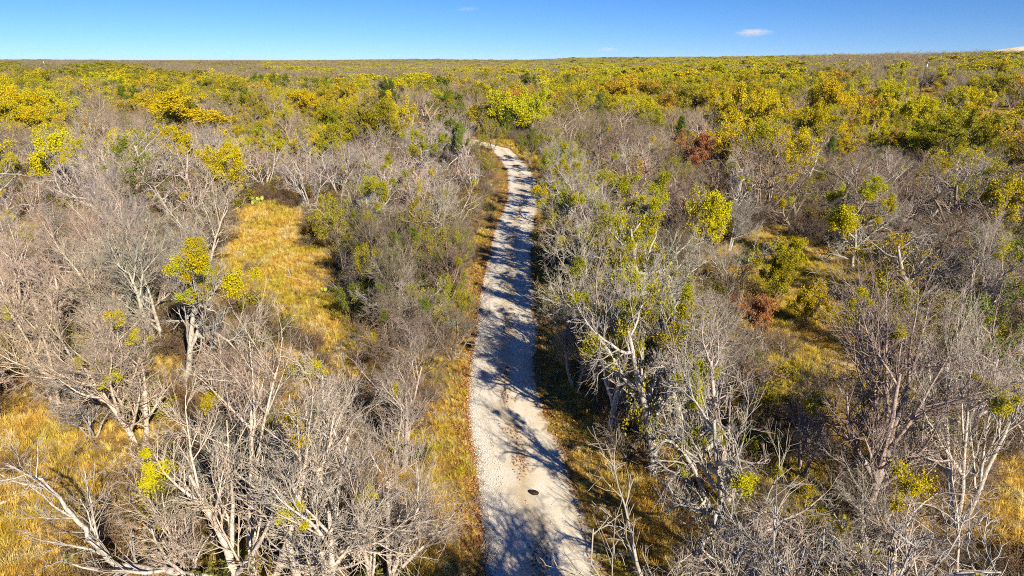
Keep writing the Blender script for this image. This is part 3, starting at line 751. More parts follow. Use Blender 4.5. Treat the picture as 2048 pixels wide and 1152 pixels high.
def limit_height(x, y, H, half):
    z0 = float(terrain(x, y))
    while H > 2.0:
        a_, b_, c_ = project(x, y, z0 + H); hwp = half / c_ * FPX
        bad = ((BLOCK[:, 2] > c_ + 1) & (np.abs(BLOCK[:, 0] - a_) < BLOCK[:, 3] * .8 + hwp * .4) & (b_ < BLOCK[:, 1])).any()
        if not bad:
            q = [project(x, y, z0 + H * f_) for f_ in (1, .8, .6, .4)]
            qx = np.array([q_[0] + e_ for q_ in q for e_ in (-hwp * .6, 0, hwp * .6)]); qy = np.array([q_[1] + 8 for q_ in q for e_ in (0, 1, 2)])
            for P_, my_ in CLP:
                if y < my_ and inside(P_, qx, qy).any(): bad = True; break
        if not bad: return H
        H -= .4
    return 0
def visible(x, y, h):
    px, py, d = project(x, y, float(terrain(x, y)) + h); p2, q2, _ = project(x, y, float(terrain(x, y)))
    return -120 < px < 2168 and py < 1200
ZONES = [(0, 160, 135, 262, .52), (160, 300, 135, 205, .45), (300, 470, 135, 250, .52), (470, 720, 135, 300, .40), (720, 1000, 135, 270, .20), (1000, 1120, 135, 250, .28),
         (1120, 1480, 120, 232, .72), (1480, 1720, 130, 265, .58), (1720, 2060, 192, 300, .62), (1720, 2060, 100, 192, .26), (1300, 2060, 262, 340, .12), (0, 500, 262, 330, .07)]
def leaf_share(px, py):
    for a_, b_, c_, d_, p_ in ZONES:
        if a_ <= px < b_ and c_ <= py < d_: return p_
    return .03
cnt = 0; rest = []; restleaf = []; nleaf = 0
for (x, y), dd, sg in zip(fill, rd_, rs_):
    H = random.uniform(5.2, 8.4) if random.random() < .75 else random.uniform(3.2, 5.0)
    nse = stand(x, y)
    if nse < .25 and random.random() < .65: continue
    H *= .62 + .62 * nse
    if dd < 5.5: H = min(H, 4.6 if sg < 0 else 6.5)
    if y < 22 and sg < 0: H = min(H, 6.2)
    H = limit_height(x, y, H, 2.0) if y < 260 else H
    if H == 0 or not visible(x, y, H): continue
    px_, py_, d_ = project(x, y, float(terrain(x, y)) + H * .6)
    if y > 70 and random.random() < leaf_share(px_, py_):
        H = min(H * random.uniform(1.0, 1.25), limit_height(x, y, 9, 3)) if y < 260 else H * 1.1
        if H < 2.2: continue
        colr = random.choice(('yellow', 'yellow', 'bright', 'olive', 'gold', 'olive', 'olive', 'bright', 'yellow', 'bright', 'orange') if px_ > 1000 else ('yellow', 'yellow', 'bright', 'olive', 'olive', 'gold', 'green'))
        if nleaf < 150 and y < 220:
            place_tree('leafy_tree', random.choice(LEAFY), x, y, H, None, None, LEAFCOL[colr], BROWN); nleaf += 1
            TREES[-1].update(colr=colr, d=d_, px=(px_, py_))
        else: restleaf.append((x, y, H, ('yellow', 'bright', 'olive', 'gold', 'orange', 'green').index(colr)))
        continue
    if cnt < NB:
        lod0 = y < 58
        left = sg < 0
        if H < 4.6: vi = random.choice((6, 7))
        elif left: vi = random.choice((0, 1, 9, 4, 5, 9, 2))
        else: vi = random.choice((2, 3, 8, 5, 9, 8, 4))
        v = BARE_NEAR[vi] if lod0 else random.choice(BARE_MID)
        bark = random.choice((LAV, GREY, TAN, GREY)) if left else random.choice((GREY, BROWN, (.82, .70, .62), SILVER, BROWN, (.75, .62, .54)))
        if random.random() < (.035 if left else .13) and y > 24:
            colr = random.choice(('olive', 'olive', 'green', 'gold'))
            place_tree('leafy_tree', LEAFY[random.choice((5, 6))], x, y, H, None, None, LEAFCOL[colr], BROWN); TREES[-1].update(colr=colr, d=d_, px=(px_, py_), thin=True); continue
        nb = random.choice((0, 0, 0, 0, 1, 2)) if y < 90 else 0
        place_tree('bare_tree', v, x, y, H, None, None, None, bark, (random.uniform(-.1, .1), random.uniform(-.1, .1)), nb)
        cnt += 1
    else: rest.append((x, y, H))
print('individual bare', cnt, 'rest', len(rest), 'last y', fill[min(cnt, len(fill) - 1)])

# ------------------------------------------------------------------ masses scattered with geometry nodes
_tinted = {}
def tinted(m, colr):
    key = (m.name, tuple(colr))
    if key not in _tinted:
        if m is M_LEAF: _tinted[key] = leaf_mat('leaves_of_one_colour', colr)
        elif m is M_TWIG: _tinted[key] = bark_mat('twigs_of_one_tone', (.22, .188, .155), (.44, .388, .33), 3, colr)
        elif m is M_TRUNK: _tinted[key] = bark_mat('bark_of_one_tone', (.20, .16, .13), (.58, .52, .45), 9, colr)
        elif m is M_BRUSH: _tinted[key] = bark_mat('brush_of_one_tone', (.13, .10, .075), (.27, .22, .17), 4, colr)
        else: _tinted[key] = m
    return _tinted[key]
def source_collection(name, items):
    """items: list of (mesh, colour of its leaves or, without leaves, of its bark)"""
    c = bpy.data.collections.new(name)
    for i, (me, colr) in enumerate(items):
        leafy = M_LEAF in list(me.materials)
        for k_ in range(len(me.materials)):
            m = me.materials[k_]
            me.materials[k_] = tinted(m, colr if (m is M_LEAF or not leafy) else BROWN)
        o = bpy.data.objects.new('%s_%02d' % (name, i), me); c.objects.link(o)
    return c
def join_meshes(name, meshes):
    V = []; F = {}; n = 0; mats = []; mi = {}
    for me in meshes:
        v = np.empty(len(me.vertices) * 3, np.float32); me.vertices.foreach_get('co', v); V.append(v.reshape(-1, 3))
        li = np.empty(len(me.loops), np.int32); me.loops.foreach_get('vertex_index', li)
        m = me.materials[0]
        if m not in mats: mats.append(m)
        F.setdefault(mats.index(m), []).append(li.reshape(-1, 4) + n); n += len(me.vertices)
    keys = sorted(F); fs = [np.vstack(F[k]) for k in keys]
    me = mesh_np(name, np.vstack(V), fs, None)
    for m in mats: me.materials.append(m)
    me.polygons.foreach_set('material_index', np.concatenate([np.full(len(f), k, np.int32) for k, f in zip(keys, fs)]))
    return me
def scatter(name, coll, pts, rot, scl, idx, label, cat, parent=None):
    me = bpy.data.meshes.new(name)
    me.vertices.add(len(pts)); me.vertices.foreach_set('co', np.asarray(pts, np.float32).ravel())
    for nm, ty, arr in (('rot', 'FLOAT_VECTOR', rot), ('scl', 'FLOAT_VECTOR', scl)):
        a = me.attributes.new(nm, ty, 'POINT'); a.data.foreach_set('vector', np.asarray(arr, np.float32).ravel())
    a = me.attributes.new('idx', 'INT', 'POINT'); a.data.foreach_set('value', np.asarray(idx, np.int32))
    o = bpy.data.objects.new(name, me); link(o); tag(o, label, cat, kind='stuff')
    ng = bpy.data.node_groups.new(name, 'GeometryNodeTree')
    ng.interface.new_socket('Geometry', in_out='INPUT', socket_type='NodeSocketGeometry')
    ng.interface.new_socket('Geometry', in_out='OUTPUT', socket_type='NodeSocketGeometry')
    gi = ng.nodes.new('NodeGroupInput'); go = ng.nodes.new('NodeGroupOutput')
    ci = ng.nodes.new('GeometryNodeCollectionInfo'); ci.inputs['Collection'].default_value = coll
    ci.inputs['Separate Children'].default_value = True; ci.inputs['Reset Children'].default_value = True
    ip = ng.nodes.new('GeometryNodeInstanceOnPoints'); ip.inputs['Pick Instance'].default_value = True
    def attr(nm, ty):
        n_ = ng.nodes.new('GeometryNodeInputNamedAttribute'); n_.data_type = ty; n_.inputs['Name'].default_value = nm
        return n_.outputs['Attribute']
    ng.links.new(gi.outputs[0], ip.inputs['Points']); ng.links.new(ci.outputs[0], ip.inputs['Instance'])
    ng.links.new(attr('idx', 'INT'), ip.inputs['Instance Index']); ng.links.new(attr('rot', 'FLOAT_VECTOR'), ip.inputs['Rotation'])
    ng.links.new(attr('scl', 'FLOAT_VECTOR'), ip.inputs['Scale']); ng.links.new(ip.outputs[0], go.inputs[0])
    md = o.modifiers.new('scatter', 'NODES'); md.node_group = ng
    return o
def rz(n, g, tilt=.06):
    return np.column_stack([g.normal(0, tilt, n), g.normal(0, tilt, n), g.uniform(0, 6.283, n)])
def on_ground(x, y, dz=0): return np.column_stack([x, y, terrain(x, y) + dz])

g = np.random.default_rng(21)
# bare trees past the single ones, middle distance
mid_src = source_collection('bare_mid_source', [(join_meshes('bare_mid_%d' % i, [v.trunk, v.crown]), c) for i, (v, c) in enumerate(
    [(BARE_MID[0], (1.0, .92, .78)), (BARE_MID[1], (.7, .62, .50)), (BARE_MID[2], (1.05, .92, .82)), (BARE_MID[3], (.70, .64, .48)), (BARE_MID[4], (1.0, .88, .70)), (BARE_MID[5], (.8, .72, .56))])])
tops_mid = np.array([v.top for v in BARE_MID])
rest = np.array(rest)
i_ = g.integers(0, 6, len(rest)); s_ = rest[:, 2] / tops_mid[i_] * 1.05
scatter('bare_woodland', mid_src, on_ground(rest[:, 0], rest[:, 1]), rz(len(rest), g), np.column_stack([s_ * 1.1, s_ * 1.1, s_]), i_,
        'mass of bare grey trees reaching back beyond the bend of the road', 'woodland')

# far woodland: bare and leafy in patches
far_items = [(join_meshes('far_bare_%d' % i, [v.trunk, v.crown]), c) for i, (v, c) in enumerate(
    [(BARE_FAR[0], (.85, .78, .58)), (BARE_FAR[1], (.7, .62, .46)), (BARE_FAR[2], (.85, .76, .52)), (BARE_FAR[3], (.66, .62, .40))])]
far_leaf = []
for i, (v, c) in enumerate([(LEAFY_FAR[0], 'yellow'), (LEAFY_FAR[1], 'bright'), (LEAFY_FAR[2], 'olive'), (LEAFY_FAR[0], 'green'), (LEAFY_FAR[1], 'gold'), (LEAFY_FAR[2], 'orange')]):
    far_leaf.append((join_meshes('far_leafy_%d' % i, [v.trunk, v.crown, v.leaf]), LEAFCOL[c]))
def far_field():
    gg = np.random.default_rng(33)
    n1 = 3000; y = np.sqrt(gg.uniform(300 ** 2, 800 ** 2, n1 * 3)); x = gg.uniform(-.82, .82, n1 * 3) * y
    n2 = 15000; y2 = 800 * np.exp(gg.uniform(0, 1, n2) * math.log(5)); x2 = gg.uniform(-.82, .82, n2) * y2
    x = np.concatenate([x, x2]); y = np.concatenate([y, y2])
    s = np.concatenate([gg.uniform(.7, 1.35, n1 * 3), gg.uniform(.85, 1.3, n2)])
    w_ = np.concatenate([gg.uniform(1.2, 2.0, n1 * 3), 1.7 + (y2 - 800) / 500])
    return x, y, s, w_
fx, fy, fs, fw = far_field()
fpx, fpy, fd = project(fx, fy, terrain(fx, fy) + 4)
patch = np.sin(fx * .021 + 1) * np.sin(fy * .017 + .5) + .6 * np.sin(fx * .05 + fy * .03) + g.normal(0, .3, len(fx))
leafprob = np.where(fpx < 500, -.35, np.where(fpx < 1120, .1, np.where(fpx < 1560, -.6, .3)))
isleaf = patch > leafprob
hillmask = ~((np.hypot((fx - 590) / 190, (fy - 680) / 190)) < 1)
hillmask &= ~in_clear(fx, fy)
a = hillmask & ~isleaf; i_ = g.integers(0, 4, a.sum())
scatter('far_bare_woodland', source_collection('far_bare_source', far_items), on_ground(fx[a], fy[a]), rz(a.sum(), g, .03),
        np.column_stack([fs[a] * fw[a], fs[a] * fw[a], fs[a]]), i_, 'far grey-brown leafless woodland below the horizon', 'woodland')
a = hillmask & isleaf
ch = g.uniform(0, 1, a.sum())
i_ = np.where(fpx[a] < 520, np.where(ch < .35, 3, np.where(ch < .75, 2, 0)), np.where(ch < .38, 0, np.where(ch < .72, 1, np.where(ch < .93, 2, np.where(ch < .99, 4, 5)))))
scatter('far_leafy_woodland', source_collection('far_leafy_source', far_leaf), on_ground(fx[a], fy[a]), rz(a.sum(), g, .03),
        np.column_stack([fs[a] * fw[a], fs[a] * fw[a], fs[a] * .95]), i_, 'far yellow-green woodland in patches below the horizon', 'woodland')

# leafy trees past the single ones, middle distance
mid_leaf = source_collection('mid_leafy_source', [(join_meshes('mid_leafy_%d' % i, [v.trunk, v.crown, v.leaf]), LEAFCOL[c]) for i, (v, c) in enumerate(
    [(LEAFY[0], 'yellow'), (LEAFY[1], 'bright'), (LEAFY[3], 'olive'), (LEAFY[2], 'gold'), (LEAFY[0], 'orange'), (LEAFY[1], 'green')])])
restleaf = np.array(restleaf); print('mass leafy', len(restleaf), 'single', nleaf)
i_ = restleaf[:, 3].astype(int); s_ = restleaf[:, 2] / np.array([LEAFY[k_].top for k_ in (0, 1, 3, 2, 0, 1)])[i_]
scatter('leafy_woodland', mid_leaf, on_ground(restleaf[:, 0], restleaf[:, 1]), rz(len(i_), g), np.column_stack([s_ * 1.1, s_ * 1.1, s_]), i_,
        'scattered yellow-green trees among the bare woodland of the middle distance', 'woodland')

# undergrowth: thin bare brush below the trees
def make_brush(seed, H, leafy=False):
    gg = np.random.default_rng(seed)
    ns = 14; az = gg.uniform(0, 6.28, ns)
    D = np.stack([np.cos(az) * .7, np.sin(az) * .7, np.full(ns, 1.)], 1) * np.array([1, 1, 1.]) + gg.normal(0, .25, (ns, 3))
    st = grow(np.column_stack([gg.normal(0, .12, (ns, 2)), np.full(ns, -.05)]), D, gg.uniform(.6, 1, ns) * H, 5, .16, .03, gg); r = radii(np.full(ns, .013), 5, .4)
    p, D, L, r2 = kids(st, r, np.full(ns, H), 10, .2, 1, 42, 12, .45, .7, gg, .007, .4)
    b = grow(p, D, L, 4, .15, .05, gg); br_ = radii(r2, 4, .6)
    p, D, L, r3 = kids(b, br_, L, 5, .2, 1, 40, 12, .55, .8, gg, .006, .4)
    c = grow(p, D, L, 2, .1, .05, gg)
    me = MB().add(*tubes(st, r, 3)).add(*tubes(b, br_, 3)).add(*tubes(c, radii(r3, 2, .7), 3)).mesh('brush', M_BRUSH)
    if not leafy: return me
    q = np.repeat(c.reshape(-1, 3), 2, 0); q = q + gg.normal(0, .07, q.shape); q = q[gg.uniform(0, 1, len(q)) < .6]
    return join_meshes('leafy_brush', [me, MB().add(*leaf_quads(q, .10, gg)).mesh('brush_leaves', M_LEAF, False)])
brush_src = source_collection('brush_source', [(make_brush(701, 1.8), (1, 1, 1)), (make_brush(702, 1.5), (.85, .75, .66)), (make_brush(703, 2.2), (1.1, 1, .95)), (make_brush(704, 1.3), (.8, .62, .48)), (make_brush(705, 1.5), (1.15, .9, .64)), (make_brush(706, 1.2), (1.35, .92, .54)), (make_brush(707, 1.8), (1.0, .86, .70)),
    (make_brush(708, 1.6, True), LEAFCOL['olive']), (make_brush(709, 1.4, True), (.30, .20, .05)), (make_brush(710, 1.5, True), (.16, .17, .03))])
bx, by = wedge(12, 150, 3)(g, 11000)
ok = (road_dist(bx, by)[0] > 3.0)
ok &= ~in_clear(bx, by) | (g.uniform(0, 1, len(bx)) < .03)
bx, by = bx[ok], by[ok]
s_ = g.uniform(.6, 1.25, len(bx)) * np.where(road_dist(bx, by)[0] < 4.2, .6, 1)
scatter('undergrowth', brush_src, on_ground(bx, by), rz(len(bx), g, .1), np.column_stack([s_, s_, s_]), np.where(g.uniform(0, 1, len(bx)) < .22, g.integers(7, 10, len(bx)), np.where(bx < -4, g.integers(2, 7, len(bx)), g.integers(0, 4, len(bx)))),
        'tangled grey-brown undergrowth of thin bare stems below the trees', 'undergrowth')

# grass tufts
def make_tuft(seed, n, H, spread, wblade):
    gg = np.random.default_rng(seed)
    az = gg.uniform(0, 6.28, n); out = np.stack([np.cos(az), np.sin(az), np.zeros(n)], 1)
    p0 = out * (gg.uniform(0, spread, n))[:, None]
    h = gg.uniform(.5, 1, n) * H; lean = gg.uniform(.2, 1.0, n)[:, None]
    side = np.stack([-np.sin(az), np.cos(az), np.zeros(n)], 1) * wblade
    p1 = p0 + out * lean * h[:, None] * .35 + UP * h[:, None] * .6
    p2 = p0 + out * lean * h[:, None] * .95 + UP * h[:, None] * gg.uniform(.55, 1, n)[:, None]
    V = np.stack([p0 - side, p0 + side, p1 + side * .8, p1 - side * .8, p2], 1).reshape(-1, 3)
    i = np.arange(n)[:, None] * 5
    return mesh_np('grass_tuft', V, [i + np.array([[0, 1, 2, 3]]), i + np.array([[3, 2, 4]])], M_GRASS, False)
tuft_src = source_collection('tuft_source', [(make_tuft(801, 44, .42, .16, .006), (1, 1, 1)), (make_tuft(802, 36, .30, .14, .006), (.9, .85, .8)), (make_tuft(803, 50, .55, .14, .006), (1.0, .95, .9))])
tx, ty = wedge(14, 62, 2)(g, 60000)
rdt, rst = road_dist(tx, ty)
clr = in_clear(tx, ty)
keep = (rdt > 1.75 + .35 * g.uniform(0, 1, len(tx))) & (clr | (g.uniform(0, 1, len(tx)) < .55))
tx2, ty2 = wedge(62, 240, 2)(g, 30000)
c2 = in_clear(tx2, ty2); r2_ = road_dist(tx2, ty2)[0]
k2 = (r2_ > 1.9) & (c2 | (r2_ < 4.5) | (g.uniform(0, 1, len(tx2)) < .25))
X = np.concatenate([tx[keep], tx2[k2]]); Y = np.concatenate([ty[keep], ty2[k2]])
ex = []
for nm in ('left', 'bottom_left', 'right', 'verge_right', 'verge_left', 'bottom_right'):
    p = CLEAR[nm]; lo, hi = p.min(0), p.max(0); nn = int((hi - lo).prod() * 9)
    q = g.uniform(lo, hi, (nn, 2)); q = q[inside(p, q[:, 0], q[:, 1])]; ex.append(q[road_dist(q[:, 0], q[:, 1])[0] > 1.85])
for nm in ('pole_field', 'east_field', 'bend_verge'):
    p = CLEAR_FAR[nm]; lo, hi = p.min(0), p.max(0); nn = int(min((hi - lo).prod() * 2, 6000))
    q = g.uniform(lo, hi, (nn, 2)); q = q[inside(p, q[:, 0], q[:, 1])]; ex.append(q[road_dist(q[:, 0], q[:, 1])[0] > 1.85])
ex = np.vstack(ex); X = np.concatenate([X, ex[:, 0]]); Y = np.concatenate([Y, ex[:, 1]])
s_ = g.uniform(.55, 1.2, len(X)) * np.where(Y > 62, 1.7, 1.0) * np.where(road_dist(X, Y)[0] < 3.2, .62, 1)
print('tufts', len(X))
scatter('dry_grass', tuft_src, on_ground(X, Y, -.01), rz(len(X), g, .12), np.column_stack([s_, s_, s_]), g.integers(0, 3, len(X)),
        'golden dry grass covering the clearings and the road verges', 'grass')

# fallen leaves along the road edges and on its middle
lm = mesh_np('fallen_leaf', np.array([[-.05, 0, .012], [0, -.03, 0], [.05, 0, .014], [0, .03, .004]]), [np.array([[0, 1, 2, 3]])], M_LITTER, False)
lsrc = source_collection('leaf_source', [(lm, (1, 1, 1))])
k = g.integers(0, len(ROAD), 85000); near_w = np.hypot(*ROAD[k].T); kp = g.uniform(0, 1, len(k)) < np.clip(32 / near_w, 0, 1) ** 1.5; k = k[kp]
mode = g.uniform(0, 1, len(k))
off = np.where(mode < .62, -1.70 - np.abs(g.normal(0, .42, len(k))), np.where(mode < .88, 1.60 + np.abs(g.normal(0, .75, len(k))), g.normal(.05, .2, len(k))))
clump = np.sin(k * .12 * .9) + .7 * np.sin(k * .12 * 2.3 + 1) + g.normal(0, .3, len(k))
kp = ~((mode >= .88) & (clump < np.where(k < 330, .1, .8))); k, off = k[kp], off[kp]
L_ = ROAD[k] + nor[k] * off[:, None] + tg[k] * g.uniform(-.3, .3, len(k))[:, None]
zz = np.where(np.abs(off) < 1.6, .085, .03)
s_ = g.uniform(.6, 1.35, len(k))
scatter('fallen_leaves', lsrc, on_ground(L_[:, 0], L_[:, 1]) + np.column_stack([zz * 0, zz * 0, zz]), np.column_stack([g.normal(0, .35, len(k)), g.normal(0, .35, len(k)), g.uniform(0, 6.28, len(k))]),
        np.column_stack([s_, s_, s_]), np.zeros(len(k)), 'red-brown fallen leaves lying along the edges of the gravel road', 'leaf litter')

# loose crushed stone along the left margin
def make_stone(seed):
    gg = np.random.default_rng(seed)
    V = np.array([[-1, -1, -.6], [1, -1, -.6], [1, 1, -.6], [-1, 1, -.6], [-.7, -.7, .6], [.7, -.7, .6], [.7, .7, .6], [-.7, .7, .6]]) * .026 + gg.normal(0, .006, (8, 3))
    return mesh_np('crushed_stone', V, [np.array([[0, 3, 2, 1], [4, 5, 6, 7], [0, 1, 5, 4], [1, 2, 6, 5], [2, 3, 7, 6], [3, 0, 4, 7]])], M_STONE, False)
ssrc = source_collection('stone_source', [(make_stone(i), (1, 1, 1)) for i in range(3)])
k = np.minimum((np.abs(g.normal(0, 1, 15000)) * 250).astype(int) + 60, len(ROAD) - 1)
off = np.where(g.uniform(0, 1, len(k)) < .93, -1.80 + np.abs(g.normal(0, .40, len(k))) * (.75 + .5 * np.sin(k * .012)), g.uniform(-1.6, 1.6, len(k)))
L_ = ROAD[k] + nor[k] * off[:, None] + tg[k] * g.uniform(-.3, .3, len(k))[:, None]; s_ = g.uniform(.24, .52, len(k))
cc = (off + 1.72) / 3.44
zz = .03 + .05 * np.sin(math.pi * np.clip(cc, 0, 1))
scatter('loose_gravel', ssrc, on_ground(L_[:, 0], L_[:, 1]) + np.column_stack([zz * 0, zz * 0, zz]), rz(len(k), g, .4), np.column_stack([s_, s_, s_]), g.integers(0, 3, len(k)),
        'loose whitish crushed stone spread along the left margin of the road', 'gravel')

# ------------------------------------------------------------------ small things
# dark lump on the road
x, y, _ = unproject(1068, 985, .1)
gg = np.random.default_rng(5)
a_ = np.linspace(0, 2 * math.pi, 14, endpoint=False); rows = []
for h, r in ((-.02, .95), (.03, 1.0), (.07, .85), (.10, .5)):
    rows.append(np.stack([np.cos(a_) * .19 * r * (1 + gg.normal(0, .08, 14)), np.sin(a_) * .12 * r * (1 + gg.normal(0, .1, 14)), h + gg.normal(0, .008, 14)], 1))
V = np.vstack(rows + [np.array([[0, 0, .105]])]); Q = []
for r in range(3):
    for j in range(14): Q.append((r * 14 + j, r * 14 + (j + 1) % 14, (r + 1) * 14 + (j + 1) % 14, (r + 1) * 14 + j))
Tt = [(42 + j, 42 + (j + 1) % 14, 56) for j in range(14)]
o = bpy.data.objects.new('dark_stone', mesh_np('dark_stone', V, [np.array(Q), np.array(Tt)], plain('dark_stone', (.035, .022, .015), .8, .7, 14)))
o.location = (x, y, float(terrain(x, y)) + .075); o.rotation_euler[2] = -.4; link(o); tag(o, 'small blackish lump lying alone on the pale gravel near the bottom', 'stone')

# pale bare hill at the far right
hx, hy = 590, 680
u_ = np.linspace(0, 1, 14); th = np.linspace(0, 2 * math.pi, 49)[:-1]
V = [[hx, hy, float(terrain(hx, hy)) + 17.5]]
for r in u_[1:]:
    for t_ in th:
        rr = 185 * r * (1 + .08 * math.sin(3 * t_)); X_, Y_ = hx + rr * math.cos(t_), hy + rr * math.sin(t_)
        V.append([X_, Y_, float(terrain(X_, Y_)) + 17.5 * (1 - float(smooth(.25, 1, r))) - .6 * (r > .97)])
Q = []; 
for r in range(12):
    for j in range(48):
        b0 = 1 + r * 48; Q.append((b0 + j, b0 + 48 + j, b0 + 48 + (j + 1) % 48, b0 + (j + 1) % 48))
Tt = [(0, 1 + j, 1 + (j + 1) % 48) for j in range(48)]
tag(link(bpy.data.objects.new('hill', mesh_np('hill', np.array(V), [np.array(Q), np.array(Tt)], plain('pale_straw', (.80, .70, .46), .95, .12, .02)))), 'pale straw-coloured bare hill at the far right horizon', kind='structure')

# pale side track crossing the woods at the right
tp = np.array([unproject(a_, b_, 0)[:2] for a_, b_ in ((1440, 166), (1480, 163), (1530, 160), (1585, 159), (1640, 156), (1720, 154), (1790, 152))])
tp = catmull(tp, 10); tt = nrm(np.gradient(tp, axis=0)); tn = np.stack([tt[:, 1], -tt[:, 0]], 1); wv = 2.6 + .4 * np.sin(np.arange(len(tp)) * .7)
TV = []
for c in (-1, -.33, .33, 1):
    q = tp + tn * (wv * c)[:, None]; TV.append(np.column_stack([q, terrain(q[:, 0], q[:, 1]) + .10]))
TV = np.stack(TV, 1).reshape(-1, 3); ii = (np.arange(len(tp) - 1)[:, None] * 4 + np.arange(3)[None]).ravel()
tag(link(bpy.data.objects.new('side_track', mesh_np('side_track', TV, [np.stack([ii, ii + 1, ii + 5, ii + 4], 1)], plain('pale_caliche', (.72, .64, .50), .95, .12, .3)))), 'pale side track glimpsed through the far woods at the right', kind='structure')

# utility poles
M_POLE = plain('weathered_pole', (.075, .055, .045), .9, .3, 4)
M_POLEW = plain('pale_pole', (.62, .60, .57), .8, .1, 4)
M_INS = plain('pale_insulator', (.75, .74, .72), .4, .05, 4)
def cyl(x0, x1, r0, r1, k=8):
    P = np.array([[x0, x1]], float); V, Q = tubes(P, np.array([[r0, r1]]), k)
    return V, [Q, np.array([[k + j for j in range(k)]])]
def utility_pole(px, py, H, label, mat, arm=True):
    x, y, _ = unproject(px, py, 0)
    e = bpy.data.objects.new('utility_pole', None); link(e); e.location = (x, y, float(terrain(x, y)))
    tag(e, label, 'utility pole', 'utility poles beyond the woods')
    link(bpy.data.objects.new('pole', MB().add(*cyl((0, 0, -.5), (0, 0, H), .22, .15)).mesh('pole', mat)), e)
    if arm:
        link(bpy.data.objects.new('crossarm', MB().add(*cyl((-1.2, .14, H - .5), (1.2, .14, H - .5), .06, .06, 4)).mesh('crossarm', mat)), e)
        for xx in (-1.05, 0.55, 1.05):
            link(bpy.data.objects.new('insulator', MB().add(*cyl((xx, .14, H - .46), (xx, .14, H - .2), .06, .04, 6)).mesh('insulator', M_INS)), e)
    link(bpy.data.objects.new('transformer', MB().add(*cyl((0, -.32, H - 1.9), (0, -.32, H - 1.0), .2, .2)).mesh('transformer', M_INS)), e)
    return e
utility_pole(1838, 196, 12.5, 'dark leaning utility pole in the grassy gap at the right', M_POLE).rotation_euler[1] = .05
utility_pole(1728, 150, 10, 'utility pole with a white transformer above the brown trees at the right', M_POLE)
utility_pole(1042, 152, 9.5, 'pale utility pole sticking out of the far woods above the road bend', M_POLEW, False)
utility_pole(92, 142, 9.5, 'pale leaning pole in the far woods near the left edge', M_POLEW, False).rotation_euler[1] = -.06

# fallen limbs
def fallen_limb(px, py, L, rot, label, seed):
    x, y, _ = unproject(px, py, .1); gg = np.random.default_rng(seed)
    P = grow(np.array([[-L / 2, 0, .07]]), np.array([[1., 0, 0]]), np.array([L]), 9, .10, 0, gg); P[..., 2] = .07 + np.abs(P[..., 2] - .07) * .5
    Rr = np.linspace(.075, .03, 9)[None]
    p2, D2, L2, r2 = kids(P, Rr, np.array([L]), 7, .3, 1, 45, 12, .4, .6, gg, .015, .3); D2[:, 2] = np.abs(D2[:, 2]) * .6
    b_ = grow(p2, D2, L2, 5, .15, 0, gg); br_ = radii(r2, 5, .3); b_[..., 2] = np.maximum(b_[..., 2], .03)
    e = bpy.data.objects.new('fallen_limb', None); link(e); e.location = (x, y, float(terrain(x, y))); e.rotation_euler[2] = rot
    tag(e, label, 'dead wood', 'fallen limbs')
    for nm, me in (('log', MB().add(*tubes(P, Rr, 7)).mesh('log', M_TRUNK)), ('branches', MB().add(*tubes(b_, br_, 4)).mesh('branches', M_TRUNK))):
        o = bpy.data.objects.new(nm, me); o.color = (1.2, 1.15, 1.1, 1); link(o, e)
fallen_limb(1395, 655, 3.2, .5, 'pale fallen limb in the gap right of the silver roadside trees', 1)
fallen_limb(790, 1130, 2.2, -.3, 'pale fallen limb in the grass by the left verge at the bottom', 2)
fallen_limb(1770, 820, 3.0, 1.9, 'grey fallen limb in the brown clearing at the right', 3)
fallen_limb(590, 560, 2.6, 2.6, 'grey fallen limb lying in the left clearing', 4)
fallen_limb(60, 980, 2.4, .9, 'thin fallen limb in the yellow grass at the bottom left', 5)

# prickly pears
M_PAD = plain('cactus_pad', (.30, .34, .06), .6, .25, 8)
def pad_mesh():
    V = [[0, 0, 0]]; Q = []; rings, k = 6, 10
    for i in range(1, rings):
        t_ = i / rings * math.pi
        for j in range(k):
            a2 = j / k * 2 * math.pi; V.append([.13 * math.sin(t_) * math.cos(a2) * (1 - .15 * math.cos(t_)), .022 * math.sin(t_) * math.sin(a2), .18 * (1 - math.cos(t_))])
    V.append([0, 0, .36])
    for i in range(rings - 2):
        for j in range(k): Q.append((1 + i * k + j, 1 + i * k + (j + 1) % k, 1 + (i + 1) * k + (j + 1) % k, 1 + (i + 1) * k + j))
    T_ = [(0, 1 + (j + 1) % k, 1 + j) for j in range(k)] + [(len(V) - 1, 1 + (rings - 2) * k + j, 1 + (rings - 2) * k + (j + 1) % k) for j in range(k)]
    return mesh_np('pad', np.array(V), [np.array(Q), np.array(T_)], M_PAD)
PAD = pad_mesh()
random.seed(9)
for px, py, npad, sc_, lab in ((517, 404, 16, 1.5, 'pale prickly pear clump at the head of the left clearing'), (1490, 528, 14, 1.5, 'prickly pear under the branches right of the silver trees'),
                               (655, 583, 7, .9, 'small prickly pear in the middle of the left clearing'), (648, 708, 5, .8, 'lone small prickly pear low in the left clearing'),
                               (135, 1125, 7, .7, 'low prickly pear in the yellow grass at the bottom left')):
    x, y, _ = unproject(px, py, .2)
    e = bpy.data.objects.new('prickly_pear', None); link(e); e.location = (x, y, float(terrain(x, y))); e.scale = (sc_,) * 3
    tag(e, lab, 'cactus', 'prickly pears in the clearings')
    for i in range(npad):
        p_ = bpy.data.objects.new('pad', PAD); link(p_, e)
        lvl = 0 if i < npad * .55 else 1
        p_.location = (random.gauss(0, .28), random.gauss(0, .22), lvl * .27); p_.rotation_euler = (random.gauss(0, .35), random.gauss(0, .4), random.uniform(0, 3.1))

